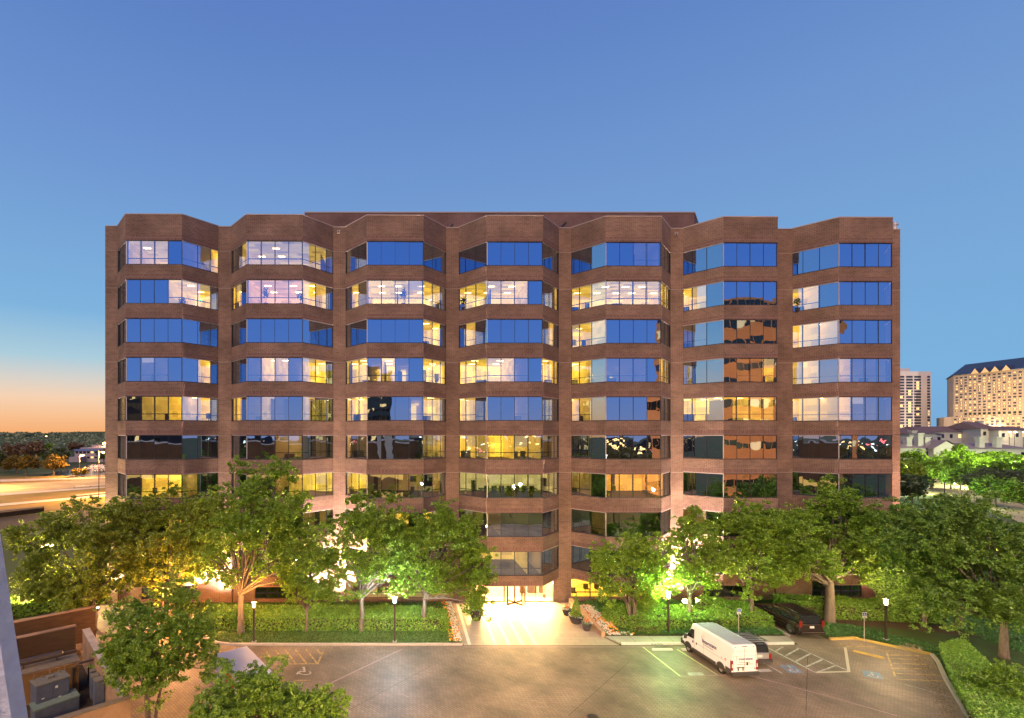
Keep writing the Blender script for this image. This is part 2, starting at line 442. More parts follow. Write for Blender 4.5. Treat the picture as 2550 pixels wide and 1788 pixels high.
for k in range(NF):
    for bi, p in enumerate(plan):
        zt, zb = ztop(k), ztop(k) - WH
        outer = nodes(bayline(p, 0.10)); code = LIT[k][bi]
        if k >= 5 and not (k == 5 and bi == 3): code = code.translate(str.maketrans('wmd', 'mne')) if k != 6 or bi != 0 else code.translate(str.maketrans('md', 'ne'))
        # frame: sill, head and the thin vertical joints
        fr = MB()
        L0, L1 = bayline(p, 0.03), bayline(p, 0.16)
        for s in range(3):
            a, b, c, d = L0[s], L0[s + 1], L1[s + 1], L1[s]
            fr.prism([a, b, c, d], zb, zb + 0.07, 0)
            fr.prism([a, b, c, d], zt - 0.06, zt, 1 if s != 1 else 0)  # pale head strips on angled sides paint in the soffit's bright line
        for i, q in enumerate(outer):
            w = 0.045 if i in (0, 10) else (0.03 if i in (3, 7) else 0.014)
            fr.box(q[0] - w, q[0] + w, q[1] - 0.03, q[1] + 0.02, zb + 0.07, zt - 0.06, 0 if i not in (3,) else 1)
        win = fr.build('window', [M['frame'], M['pale_metal']], B)
        g = MB()
        for i in range(10):
            a, b = outer[i], outer[i + 1]
            t1, t2, t3 = (rng.uniform(-0.011, 0.011) for _ in range(3))
            g.face([(a[0], a[1] + t1, zb + 0.05), (b[0], b[1] + t2, zb + 0.05), (b[0], b[1] + t2 + t3, zt - 0.04), (a[0], a[1] + t1 + t3, zt - 0.04)])
        g.build('glass', M['glass'], win)
        inner = nodes(bayline(p, 0.26))
        # spans of like panes become rooms
        i = 0; railmb = MB(); anyrail = False
        while i < 10:
            j = i
            while j < 10 and code[j] == code[i]: j += 1
            c = code[i]
            pts = inner[i:j + 1]
            x0, x1 = pts[0][0], pts[-1][0]
            yb = yc(x0) + (rng.uniform(3.0, 4.5) if c != '.' else 2.2)
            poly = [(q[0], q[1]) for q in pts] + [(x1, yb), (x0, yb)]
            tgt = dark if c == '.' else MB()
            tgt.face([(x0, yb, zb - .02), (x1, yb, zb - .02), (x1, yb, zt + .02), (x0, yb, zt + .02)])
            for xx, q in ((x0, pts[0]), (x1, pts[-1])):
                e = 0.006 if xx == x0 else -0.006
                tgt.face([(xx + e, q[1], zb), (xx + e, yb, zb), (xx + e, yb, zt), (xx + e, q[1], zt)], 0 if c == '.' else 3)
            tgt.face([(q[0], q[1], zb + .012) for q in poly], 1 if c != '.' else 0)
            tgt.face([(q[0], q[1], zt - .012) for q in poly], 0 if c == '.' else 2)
            if c != '.':
                anyrail = True
                # interior mullions and rail
                for q in pts:
                    railmb.box(q[0] - .035, q[0] + .035, q[1] - .06, q[1] + .02, zb, zt)
                for a, b in zip(pts[:-1], pts[1:]):
                    railmb.prism([(a[0], a[1] - .05), (b[0], b[1] - .05), (b[0], b[1]), (a[0], a[1])], zb + .60, zb + .67)
                nroom += 1
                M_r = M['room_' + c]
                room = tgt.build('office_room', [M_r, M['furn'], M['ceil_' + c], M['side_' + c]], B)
                xw = x1 - x0
                def yg(x, P_=pts):
                    for a, b in zip(P_[:-1], P_[1:]):
                        if x <= b[0]: return a[1] + (b[1] - a[1]) * (x - a[0]) / max(1e-6, b[0] - a[0])
                    return P_[-1][1]
                def ymax(xa_, xb_): return max(yg(xa_), yg(xb_))
                # ceiling lamps
                lm = MB(); nl = max(1, int(xw / 1.7))
                if c not in 'de':
                    for a in range(nl):
                        cx = x0 + (a + .5) * xw / nl + rng.uniform(-.2, .2)
                        for cy in (yc(x0) - 0.6, yc(x0) + 1.6):
                            if c in 'mgn' and rng.random() < .45: continue
                            if cy - .2 < ymax(cx - .3, cx + .3): continue
                            lm.box(cx - .3, cx + .3, cy - .12, cy + .12, zt - .05, zt - .02)
                    if lm.v: lm.build('ceiling_light', M['lamp_panel'], room)
                # furniture silhouettes: desks, cabinets, door panels, chairs
                fm = MB(); x = x0 + .15
                while x < x1 - .3:
                    w = rng.uniform(.35, 1.1); kind = rng.random(); yy = yc(x0) - rng.uniform(-.6, .9)
                    if x + w > x1 - .05: break
                    yy = max(yy, ymax(x, x + w) + .12)
                    if kind < .35: fm.box(x, x + w, yy, yy + .5, zb + .02, zb + rng.uniform(.35, .75))
                    elif kind < .5: fm.box(x, x + w * .5, yb - .5, yb - .02, zb + .02, zb + rng.uniform(1.2, 1.9))
                    elif kind < .62: fm.box(x, x + .08, yy + .4, yb - .02, zb + .02, zt - .02)
                    elif kind < .8:
                        if rng.random() < .5: fm.box(x, x + w * .8, yb - .06, yb - .03, zb + .9, zb + 1.5)
                        fm.box(x, x + .4, yy, yy + .07, zb + .3, zb + .8); fm.box(x + .02, x + .38, yy, yy + .4, zb + .28, zb + .34); fm.box(x + .17, x + .23, yy + .15, yy + .2, zb + .02, zb + .3)
                    x += w + rng.uniform(.2, .9)
                if c == 'g':
                    fm = MB()
                    for a in range(7):
                        cx = x0 + 2.2 + a * .72
                        fm.box(cx, cx + .48, yc(0) - .9, yc(0) - .84, zb + .35, zb + 1.0); fm.box(cx, cx + .48, yc(0) - .9, yc(0) - .45, zb + .33, zb + .4)
                        fm.box(cx + .2, cx + .26, yc(0) - .7, yc(0) - .65, zb + .02, zb + .33)
                    fm.box(x0 + 1.9, x0 + 7.6, yc(0) + .1, yc(0) + 1.2, zb + .5, zb + .57)
                    fm.box(x0 + 1.0, x0 + 1.35, yc(0) - 1, yc(0) - .6, zb + .02, zb + 1.5)
                    fm.prism([(x0 + 7.4, yc(0) - 1.6), (x0 + 8.0, yc(0) - 1.6), (x0 + 7.8, yc(0) - 1.2), (x0 + 7.6, yc(0) - 1.2)], zb + .02, zb + 1.8)
                if fm.v: fm.build('furniture', M['furn_dark'] if c in 'gpw' else M['furn'], room)
                if c in 'wmpd' and rng.random() < .5 and len(pts) > 2:
                    bl = MB(); bi_ = rng.randrange(len(pts) - 1); a, b = pts[bi_], pts[bi_ + 1]; hb = rng.uniform(.35, 1.2)
                    for s_ in range(int(hb / .09)): bl.prism([(a[0], a[1] + .03), (b[0], b[1] + .03), (b[0], b[1] + .05), (a[0], a[1] + .05)], zt - .09 - s_ * .09, zt - .02 - s_ * .09)
                    bl.build('blind', M['blind'], room)
                # partition or door seen bright against the back wall
                if c in 'mdw' and xw > 1.0:
                    bm_ = MB(); bx = x0 + rng.uniform(.1, .5) * xw
                    bm_.box(bx, bx + min(.55, xw * .4), yb - .12, yb - .03, zb + .05, zt - .35)
                    if c == 'd':
                        for e_ in range(3): ex_ = rng.uniform(x0 + .1, max(x0 + .2, x1 - .5)); ez_ = rng.uniform(zb + .5, zt - .4); bm_.box(ex_, ex_ + rng.uniform(.15, .5), yb - .25, yb - .2, ez_, ez_ + rng.uniform(.08, .25))
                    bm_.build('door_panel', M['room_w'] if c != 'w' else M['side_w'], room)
                if (k, bi + 1, i) in EX or (k in (1, 2, 4) and c == 'w' and rng.random() < .3):
                    em = MB(); em.box(x0 + .5, x0 + .72, yb - .3, yb - .25, zt - .5, zt - .36); em.build('exit_sign', M['exit'], room)
            i = j
        if anyrail: railmb.build('rail', M['frame'], win)
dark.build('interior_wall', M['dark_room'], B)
# potted plants standing in lit rooms
M['plant'] = leaf_mat('house_plant_leaves', (0.02, 0.05, 0.015), (0.05, 0.10, 0.03), 0.2)

# ---------------------------------------------------------------- ground floor: recessed wall, storefronts and the lobby
gz = 2.34
for bi, p in enumerate(plan):
    x0, x1 = p[0][0], p[3][0]; y = yc(x0) + .25
    if bi == 3: continue
    mb = MB(); mb.box(x0, x1, y + .05, y + .4, 0, .35); mb.box(x0, x1, y + .05, y + .4, 2.15, gz)
    if bi not in (2, 4):
        mb.box(x0, x0 + 2.2, y + .05, y + .4, .35, 2.15); mb.box(x1 - 2.2, x1, y + .05, y + .4, .35, 2.15)
        a, b = x0 + 2.2, x1 - 2.2
    else: a, b = x0, x1
    mb.build('ground_floor_wall', M['brick'], B)
    fr = MB(); n = 5
    for i in range(n + 1):
        xx = a + (b - a) * i / n; fr.box(xx - .04, xx + .04, y + .02, y + .1, .35, 2.15)
    fr.box(a, b, y + .02, y + .1, .85, .92)
    w = fr.build('window', M['frame'], B)
    g = MB(); g.face([(a, y + .12, .35), (b, y + .12, .35), (b, y + .12, 2.15), (a, y + .12, 2.15)]); g.build('glass', M['clear'] if bi in (2, 4) else M['glass'], w)
    lit = bi in (2, 4)
    rm = MB(); rm.face([(a, y + 4, 0), (b, y + 4, 0), (b, y + 4, gz), (a, y + 4, gz)]); rm.face([(a, y + .4, .01), (b, y + .4, .01), (b, y + 4, .01), (a, y + 4, .01)])
    rm.face([(a, y + .4, gz - .01), (b, y + .4, gz - .01), (b, y + 4, gz - .01), (a, y + 4, gz - .01)])
    for xx in (a + .01, b - .01): rm.face([(xx, y + .4, 0), (xx, y + 4, 0), (xx, y + 4, gz), (xx, y + .4, gz)])
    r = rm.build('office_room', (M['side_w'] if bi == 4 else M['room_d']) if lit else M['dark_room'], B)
    if lit:
        fm = MB()
        fx = a + .5
        while fx < b - 1.2:
            yy = y + rng.uniform(.9, 2.6); fm.box(fx, fx + .5, yy + .4, yy + .46, .5, rng.uniform(.8, 1.0)); fm.box(fx, fx + .5, yy, yy + .46, .42, .48)
            for lx in (0.03, .44): fm.box(fx + lx, fx + lx + .03, yy + .02, yy + .05, 0.02, .42)
            if rng.random() < .4: fm.box(fx + .7, fx + 1.6, yy, yy + .7, .7, .74); fm.box(fx + 1.1, fx + 1.2, yy + .3, yy + .4, .02, .7)
            fx += rng.uniform(.7, 2.0)
        fm.build('furniture', M['furn'], r)
# entrance lobby (bay 4)
p = plan[3]; x0, x1 = p[0][0], p[3][0]; yl = yc(x0) + .35
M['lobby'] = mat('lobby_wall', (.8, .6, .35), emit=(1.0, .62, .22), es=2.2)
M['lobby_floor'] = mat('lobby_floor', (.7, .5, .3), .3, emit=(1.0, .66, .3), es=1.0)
lb = MB()
lb.face([(x0, yl + 6, 0), (x1, yl + 6, 0), (x1, yl + 6, gz + .3), (x0, yl + 6, gz + .3)])
lb.face([(x0, yl, .012), (x1, yl, .012), (x1, yl + 6, .012), (x0, yl + 6, .012)], 1)
lb.face([(x0, yl - .1, gz + .01), (x1, yl - .1, gz + .01), (x1, yl + 6, gz + .01), (x0, yl + 6, gz + .01)])
for xx in (x0 + .01, x1 - .01): lb.face([(xx, yl, 0), (xx, yl + 6, 0), (xx, yl + 6, gz), (xx, yl, gz)])
lob = lb.build('lobby', [M['lobby'], M['lobby_floor']], B)
fm = MB()
for (fx, fw) in ((1.2, .8), (6.6, .5), (7.4, .9), (8.6, .35)): fm.box(x0 + fx, x0 + fx + fw, yl + 2.4, yl + 2.8, .02, .8)
fm.box(x0 + 6.0, x0 + 8.6, yl + 5.8, yl + 5.95, 1.5, 1.7)
fm.build('furniture', M['furn'], lob)
lf = MB()
for i in range(6):
    lf.box(x0 + .8 + i * 1.6, x0 + 1.5 + i * 1.6, yl + 1.2, yl + 1.9, gz - .06, gz - .02)
    lf.box(x0 + .8 + i * 1.6, x0 + 1.5 + i * 1.6, yl + 3.8, yl + 4.5, gz - .06, gz - .02)
lf.build('ceiling_light', mat('lobby_lamp', (1, 1, 1), emit=(1, .75, .38), es=45), lob)
# jambs, glazing, mullions
jm = MB(); jm.box(x0, x0 + 1.0, yl - .3, yl - .02, 0, gz); jm.box(x1 - .55, x1, yl - .3, yl - .02, 0, gz)
jm.build('ground_floor_wall', M['brick'], B)
ua, ub = x0 + 1.0, x1 - .55
fr = MB()
dc = px(1281, 1500, 49).x      # middle of the revolving door
for xx in (ua, ua + 1.6, dc - 1.0, dc + 1.0, px(1334.5, 1500, 49).x, ub): fr.box(xx - .03, xx + .03, yl - .2, yl - .12, 0, gz)
fr.box(ua, dc - 1.0, yl - .2, yl - .12, 0, .1); fr.box(dc + 1.0, ub, yl - .2, yl - .12, 0, .1)
fr.box(ua, ub, yl - .2, yl - .12, gz - .06, gz)
st = fr.build('storefront', M['frame'], B)
for a, b in ((ua, dc - 1.0), (dc + 1.0, ub)): g = MB(); g.face([(a, yl - .16, .1), (b, yl - .16, .1), (b, yl - .16, gz), (a, yl - .16, gz)]); g.build('glass', M['clear'], st)
# revolving door: drum posts, four wings with frames, centre shaft, canopy ring, base ring
rd = MB(); cy = yl - .55; rr = 1.05
M['bronze'] = mat('bronze_metal', (.10, .05, .025), .35, .5, .5)
for a in (35, 145, 215, 325):
    c_, s_ = math.cos(R(a)), math.sin(R(a)); rd.box(dc + rr * c_ - .05, dc + rr * c_ + .05, cy + rr * s_ - .05, cy + rr * s_ + .05, 0, gz - .1)
for i in range(24):
    a0, a1 = 2 * math.pi * i / 24, 2 * math.pi * (i + 1) / 24
    for z0_, z1_ in ((gz - .25, gz - .1),):
        rd.prism([(dc + rr * math.cos(a0), cy + rr * math.sin(a0)), (dc + rr * math.cos(a1), cy + rr * math.sin(a1)), (dc + (rr - .08) * math.cos(a1), cy + (rr - .08) * math.sin(a1)), (dc + (rr - .08) * math.cos(a0), cy + (rr - .08) * math.sin(a0))], z0_, z1_)
door = rd.build('revolving_door', M['bronze'], B)
for a in (35, 125, 215, 305):
    c_, s_ = math.cos(R(a)), math.sin(R(a)); d = Vector((c_, s_, 0)); n_ = Vector((-s_, c_, 0)) * .02
    wmb = MB(); o = Vector((dc, cy, 0))
    for (r0, r1, z0_, z1_) in ((.02, .98, 0.01, .16), (.02, .98, gz - .4, gz - .3), (.02, .09, .16, gz - .4), (.9, .98, .16, gz - .4)):
        wmb.obox(o + d * r0 - n_ + Vector((0, 0, z0_)), d * (r1 - r0), n_ * 2, (0, 0, z1_ - z0_))
    wmb.build('door_wing', M['bronze'], door)
for s in (0, 180):
    gg = MB()
    for i in range(-4, 4):
        a0, a1 = R(s + i * 8.5), R(s + (i + 1) * 8.5)
        gg.face([(dc + rr * math.cos(a0), cy + rr * math.sin(a0), .05), (dc + rr * math.cos(a1), cy + rr * math.sin(a1), .05), (dc + rr * math.cos(a1), cy + rr * math.sin(a1), gz - .25), (dc + rr * math.cos(a0), cy + rr * math.sin(a0), gz - .25)])
    gg.build('door_glass', M['clear'], door)
# area of lobby light that falls on the walk (the lobby's own ceiling lamps, gathered)
ld = bpy.data.lights.new('lobby_lamp', 'AREA'); ld.shape = 'RECTANGLE'; ld.size = 8.5; ld.size_y = 1.4; ld.energy = 7500; ld.color = (1, .60, .22)
lo = bpy.data.objects.new('lobby_lamp', ld); COL.objects.link(lo); lo.parent = B
lo.location = Vector(((ua + ub) / 2, yl + .5, 1.95)) - origin_of(B); lo.rotation_euler = (R(-62), 0, 0)
# soffit strip lights under the entrance bay
# wall sconces on the fronts of bays two and five
for (u, v) in ((731, 1398), (1524, 1401)):
    q = px(u, v, 46.2); q.y = yc(q.x) - DB - .12
    mb = MB(); mb.lathe((q.x, q.y, q.z - .3), [(.06, 0), (.1, .05), (.1, .55), (.06, .6)], 10); mb.box(q.x - .05, q.x + .05, q.y, q.y + .13, q.z - .1, q.z + .1, 1)
    orange = u < 1000
    s_ = mb.build('sconce', [mat('sconce_glass', (1, 1, 1), emit=(1, .55, .2) if orange else (.9, 1, .45), es=22), M['frame']], B)
    l = bpy.data.lights.new('sconce_lamp', 'POINT'); l.energy = 60; l.color = (1, .5, .2) if orange else (.8, 1, .4); l.shadow_soft_size = .15
    lo = bpy.data.objects.new('sconce_lamp', l); COL.objects.link(lo); lo.parent = s_; lo.location = q - origin_of(s_) + Vector((0, -.35, 0))
# ================================================================ ground, paving, markings
M['paver'] = brick_mat('herringbone_pavers', (0.280, 0.220, 0.145), (0.220, 0.172, 0.114), (0.155, 0.122, 0.082), bw=0.34, rh=0.17, ms=0.02, rough=0.6, var=0.45, rot=R(45), bump=0.5, patch=.20, spec=0.5)
M['walk'] = brick_mat('stone_walk', (0.46, 0.37, 0.27), (0.40, 0.32, 0.235), (0.24, 0.19, 0.14), bw=1.2, rh=0.6, ms=0.012, rough=0.5, var=0.15, rot=0, bump=0.2, spec=0.5)
M['conc'] = noise_mat('concrete', (0.36, 0.33, 0.28), (0.46, 0.43, 0.37), 6, c3=(0.30, 0.27, 0.23), scale2=0.8)
M['grass'] = noise_mat('mown_grass', (0.035, 0.07, 0.014), (0.075, 0.13, 0.03), 14, c3=(0.06, 0.075, 0.02), scale2=0.5, bump=0.8)
M['soil'] = noise_mat('mulch', (0.06, 0.035, 0.02), (0.12, 0.075, 0.045), 12, bump=0.6)
M['far_ground'] = noise_mat('far_grass', (0.045, 0.075, 0.02), (0.08, 0.11, 0.03), 0.08, c3=(0.10, 0.09, 0.04), scale2=0.02)
M['yellow'] = noise_mat('worn_yellow_paint', (0.52, 0.38, 0.14), (0.42, 0.31, 0.14), 5, c3=(0.27, 0.20, 0.11), scale2=2.5)
M['white'] = noise_mat('worn_white_paint', (0.56, 0.55, 0.48), (0.44, 0.42, 0.36), 5, c3=(0.34, 0.31, 0.26), scale2=2.5)
M['blue'] = noise_mat('faded_blue_paint', (0.13, 0.26, 0.36), (0.26, 0.36, 0.42), 4, c3=(0.22, 0.24, 0.25), scale2=2)
M['pink'] = noise_mat('pink_concrete_band', (0.42, 0.30, 0.28), (0.30, 0.22, 0.20), 3)
M['crack'] = mat('dark_joint', (0.05, 0.042, 0.034), .9)
M['kerb'] = noise_mat('kerb_concrete', (0.40, 0.36, 0.30), (0.52, 0.47, 0.40), 5)
M['kerb_y'] = noise_mat('yellow_kerb_paint', (0.62, 0.42, 0.08), (0.55, 0.36, 0.10), 5, c3=(0.4, 0.3, 0.14), scale2=1.5)
M['kerb_w'] = noise_mat('white_kerb_paint', (0.66, 0.66, 0.62), (0.56, 0.55, 0.5), 5)

def sheet(name, poly, z, m, kind='structure', thick=0.0):
    mb = MB()
    if thick: mb.prism([(p[0], p[1]) for p in poly], z - thick, z)
    else: mb.face([(p[0], p[1], z) for p in poly])
    o = mb.build(name, m); return tag(o, kind=kind)
sheet('ground', [(-2500, -1500), (2500, -1500), (2500, 3500), (-2500, 3500)], -0.03, M['far_ground'])
YK = 39.1
lot = [(-30, 3.0), (30, 3.0), (30.5, 25), (32.7, 29.5), (38.9, 37.4), (35.9, 40.3), (33.7, 40.1), (33.9, 52), (31, 52), (30.6, YK + .2), (16.8, YK), (-13.8, YK), (-15.6, 40.2), (-17.6, 42.6), (-19.0, 46), (-24.5, 52), (-34, 52), (-31, 40), (-26, 30)]
sheet('car_park', lot, 0.0, M['paver'])
sheet('entrance_walk', [(4.5, 39.15), (16.6, 39.15), (16.0, 40.6), (15.85, 49.2), (4.5, 49.2)], 0.004, M['walk'])
sheet('lawn', [(-13.7, YK + .2), (3.6, YK + .2), (3.6, 48.9), (-29, 48.6), (-19.2, 46), (-17.8, 42.8), (-15.7, 40.4)], 0.10, M['grass'])
sheet('planting_ground', [(17.2, 40.65), (30.7, 40.65), (31.2, 45.5), (30.9, 49.1), (16.1, 49.1), (16.1, 41.2)], 0.10, M['soil'])
sheet('sidewalk', [(16.6, YK + .32), (30.4, YK + .32), (30.7, 40.65), (16.05, 40.65)], 0.13, brick_mat('sidewalk_slabs', (.40, .36, .28), (.36, .33, .26), (.16, .14, .11), bw=1.5, rh=3, ms=.02, var=.15, bump=.1), thick=.12)
sheet('verge', [(34.0, 40.3), (36.0, 40.5), (39.1, 37.5), (32.9, 29.5), (30, 22), (60, 22), (75, 60), (34, 60)], 0.08, M['grass'])
sheet('path', [(34.2, 44.5), (44, 41.2), (52, 37.5), (52, 39.5), (44, 43.4), (35, 46.5)], 0.10, M['soil'])
def kerb(pts, m, h=.15, w=.17, name='kerb'):
    mb = MB()
    P = [Vector((a, b, 0)) for a, b in pts]
    L, Rr = [], []
    for i, q in enumerate(P):
        d = (P[min(i + 1, len(P) - 1)] - P[max(i - 1, 0)]).normalized(); n = Vector((-d.y, d.x, 0))
        L.append(q + n * w / 2); Rr.append(q - n * w / 2)
    for i in range(len(P) - 1):
        mb.prism([tuple(L[i][:2]), tuple(L[i + 1][:2]), tuple(Rr[i + 1][:2]), tuple(Rr[i][:2])], -.01, h)
    return tag(mb.build(name, m), kind='structure')
kerb([(-19.2, 45.5), (-17.7, 42.7), (-16.8, 41.3), (-15.7, 40.2), (-14.8, 39.5), (-13.8, YK + .1), (-9, YK + .1), (-2, YK + .1), (4.4, YK + .1)], M['kerb'])
kerb([(16.8, YK + .2), (22, YK + .22), (28.5, YK + .24), (30.3, YK + .3)], M['kerb_w'])
kerb([(33.8, 40.2), (35.9, 40.4), (39.0, 37.4)], M['kerb_y'], w=.22)
kerb([(39.0, 37.4), (38.2, 36.2), (36, 33.6), (32.8, 29.5), (30.3, 25.5)], M['kerb'], w=.22)
kerb([(31.05, 40.8), (31.1, 44), (31.0, 49)], M['kerb'], w=.12, h=.13)
# markings: name, (u,v)-(u,v), width
def line(pts, w, m, z=0.006, name='lane_marking'):
    mb = MB()
    for a, b in zip(pts[:-1], pts[1:]):
        A, Bq = gd(*a), gd(*b); d = (Bq - A).normalized(); n = Vector((-d.y, d.x, 0)) * w / 2
        mb.face([(q.x, q.y, z) for q in (A - n, Bq - n, Bq + n, A + n)])
    return mb
def marks(name, segs, w, m, z=0.006):
    mb = MB(); zz = z
    for s in segs:
        mm = line([(s[0], s[1]), (s[2], s[3])], w, m, zz); mb.v += mm.v; mb.uv += mm.uv
        mb.f += [[i + len(mb.v) - len(mm.v) for i in f] for f in mm.f]; mb.m += mm.m
        zz += 0.0007
    return tag(mb.build(name, m), kind='structure')
marks('hatch_marking', [(679, 1654, 792, 1653), (791, 1654, 807, 1617), (663, 1623, 682, 1651.5), (686.7, 1619.4, 708.6, 1651.5), (709.5, 1617, 735.5, 1651.5), (735, 1617, 762.5, 1651.5), (762.5, 1617, 789, 1651.5), (789, 1617, 800, 1629.5), (657.5, 1629.5, 646, 1640)], .13, M['yellow'])
marks('stall_marking', [(733, 1695, 773.6, 1694)], .11, M['yellow'])
marks('stall_marking', [(1600.7, 1611, 1694, 1684), (1686, 1617, 1787, 1681)], .11, mat('pale_yellow_line', (.55, .52, .25), .7))
marks('stall_marking', [(1900, 1650, 1950, 1678)], .10, M['white'])
marks('hatch_marking', [(1908.5, 1611, 2031.5, 1675.5), (1983.6, 1611, 2114, 1671.6), (1932, 1622, 1949, 1611), (1957, 1633, 1991, 1614), (1982, 1647, 2018, 1628), (2007, 1661, 2049, 1642), (2033, 1675, 2080, 1658)], .13, M['white'])
marks('hatch_marking', [(2031.7, 1674.9, 2116, 1672.6), (2104.7, 1612.6, 2114, 1673)], .17, mat('cream_line', (.55, .5, .36), .7), z=.012)
marks('hatch_marking', [(2090.5, 1601, 2105, 1611.5), (2105, 1610.8, 2176, 1610), (2111, 1602, 2125, 1610.6), (2140, 1603, 2151.5, 1610.6), (2151.5, 1610.6, 2205.5, 1621), (2205.5, 1621, 2232, 1621), (2207, 1622, 2229, 1684), (2216, 1631.5, 2291, 1633), (2219.4, 1640, 2301, 1644), (2223, 1652, 2306.5, 1655), (2227, 1664.6, 2312, 1666), (2231.6, 1677, 2341, 1682), (2237, 1692.5, 2350, 1696)], .12, M['yellow'])
marks('stall_marking', [(2254, 1704.7, 2372, 1737)], .05, M['white'])
marks('ground_stripe', [(1694, 1684, 1796, 1682), (1796, 1682, 1865, 1681), (1862, 1681, 2060, 1733), (2060, 1733, 2235, 1783)], .10, M['pink'], z=.003)
M['pale_stripe'] = noise_mat('pale_stripe_band', (.70, .64, .52), (.78, .72, .6), 3, rough=.45)
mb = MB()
for i, x_ in enumerate((4.95, 6.98, 8.02, 9.06, 10.12)): mb.face([(x_ - .13, 39.25, .0065), (x_ + .13, 39.25, .0065), (x_ + .13, 48.6, .0065), (x_ - .13, 48.6, .0065)])  # pale stripes running along the entrance walk
tag(mb.build('ground_stripe', M['pale_stripe']), kind='structure')
marks('ground_stripe', [(1154, 1611, 1630, 1611)], .12, M['pink'], z=.003)
marks('ground_stripe', [(1002, 1616, 720, 1750)], .13, M['pink'], z=.003)
marks('paving_joint', [(1075, 1657, 850, 1778), (1566.5, 1648, 1415, 1783), (2011.5, 1629, 2007, 1783), (1240, 1678, 1290, 1702), (1590, 1622, 1790, 1676)], .022, M['crack'], z=.002)
# accessible-parking symbols
def poly_px(pts, z): return [Vector((*gd(a, b)[:2], z)) for a, b in pts]
def wheelchair(mb, O, ax, ay, z, mi=1):
    """wheelchair figure in a unit square; O corner, ax and ay edges"""
    def P(a, b): q = O + ax * a + ay * b; return Vector((q.x, q.y, q.z + z))
    def bar(a, b, w):
        a = Vector(a); b = Vector(b); d = (b - a).normalized(); n = Vector((-d.y, d.x)) * w / 2
        mb.face([P(*(a - n)), P(*(b - n)), P(*(b + n)), P(*(a + n))], mi)
    for i in range(14):
        a0, a1 = R(150 + i * 17), R(150 + (i + 1) * 17)
        mb.face([P(.45 + .27 * math.cos(a0), .33 + .25 * math.sin(a0)), P(.45 + .27 * math.cos(a1), .33 + .25 * math.sin(a1)), P(.45 + .2 * math.cos(a1), .33 + .18 * math.sin(a1)), P(.45 + .2 * math.cos(a0), .33 + .18 * math.sin(a0))], mi)
    mb.face([P(.42 + .07 * math.cos(R(a)), .87 + .07 * math.sin(R(a))) for a in range(0, 360, 30)], mi)
    bar((.42, .78), (.44, .42), .09); bar((.42, .44), (.68, .44), .09); bar((.66, .46), (.80, .18), .08); bar((.43, .62), (.63, .60), .06)
def access(pts, m, lbl):
    c = poly_px(pts, .0095); mb = MB(); mb.face(c)
    if m is None: mb = MB()
    wheelchair(mb, c[0], c[1] - c[0], c[3] - c[0], .003)
    return tag(mb.build('accessible_parking_marking', [M['blue'] if m is not None else M['conc'], M['white']]), kind='structure')
access([(2002, 1675.6), (1966.5, 1676), (1940, 1657.6), (1974, 1656)], 1, '')
access([(2201, 1691.8), (2152.8, 1685.6), (2144.5, 1667.6), (2188.6, 1676)], 1, '')
access([(790, 1683), (728, 1684), (727, 1660), (780, 1659)], None, '')
def label_box(pts, word):
    c = poly_px(pts, .012); mb = MB(); mb.face(c)
    ax = c[1] - c[0]; ay = c[3] - c[0]
    for i, w in enumerate(word):
        a = c[0] + ax * (.08 + .84 * i / len(word)) + ay * .3; mb.face([Vector((q.x, q.y, .016)) for q in (a, a + ax * w, a + ax * w + ay * .4, a + ay * .4)], 1)
    return tag(mb.build('stencilled_pavement_label', [M['white'], mat('faint_grey_lettering', (.42, .42, .4))]), kind='structure')
label_box([(1717, 1682.4), (1754.5, 1681.6), (1748, 1674), (1710.6, 1675)], (.06, .05, .07, .05, .06))
label_box([(1885, 1674.4), (1925, 1672.4), (1915, 1665.8), (1878.7, 1666.7)], (.07, .05, .06, .07))
def stop(a, b, m, label):
    A, Bq = gd(*a), gd(*b); d = (Bq - A); L = d.length; d.normalize(); n = Vector((-d.y, d.x, 0)); mb = MB()
    secs = []
    for t, s in ((0, .75), (.06, 1), (L - .06, 1), (L, .75)):
        secs.append([A + d * t + n * (-.09) + Vector((0, 0, .005)), A + d * t + n * (-.05) + Vector((0, 0, .13 * s)), A + d * t + n * .05 + Vector((0, 0, .13 * s)), A + d * t + n * .09 + Vector((0, 0, .005))])
    mb.loft(secs); o = mb.build('wheel_stop', m); return tag(o, label, 'wheel stop', 'wheel stops in the parking stalls')
stop((1624, 1619), (1675, 1619), M['kerb_w'], 'white concrete wheel stop in the empty stall left of the cargo van')
stop((2124, 1622), (2202, 1641), M['kerb_y'], 'yellow wheel stop in the accessible stall beside the yellow hatching')
stop((1697, 1619), (1740, 1619), M['kerb_w'], 'white wheel stop under the nose of the cargo van')
def textobj(name, body, size, loc, rot, m, parent=None, ext=.002, align='CENTER', sx=1.0):
    c = bpy.data.curves.new(name, 'FONT'); c.body = body; c.size = size; c.extrude = ext; c.offset = size * .012; c.align_x = align; c.align_y = 'CENTER'
    c.materials.append(m); c.resolution_u = 3
    o = bpy.data.objects.new(name, c); COL.objects.link(o); o.location = loc; o.rotation_euler = rot; o.scale = (sx, 1, 1)
    if parent: o.parent = parent
    me = bpy.data.meshes.new_from_object(o); n_ = bpy.data.objects.new(name, me); COL.objects.link(n_); n_.location = loc; n_.rotation_euler = rot; n_.scale = (sx, 1, 1); n_.parent = parent
    bpy.data.objects.remove(o)
    return n_
q = gd(1636, 1606)
o = textobj('kerb_lettering', '30 min Parking', .15, (q.x, YK + .10, .075), (R(90), 0, 0), M['crack']); tag(o, kind='structure')
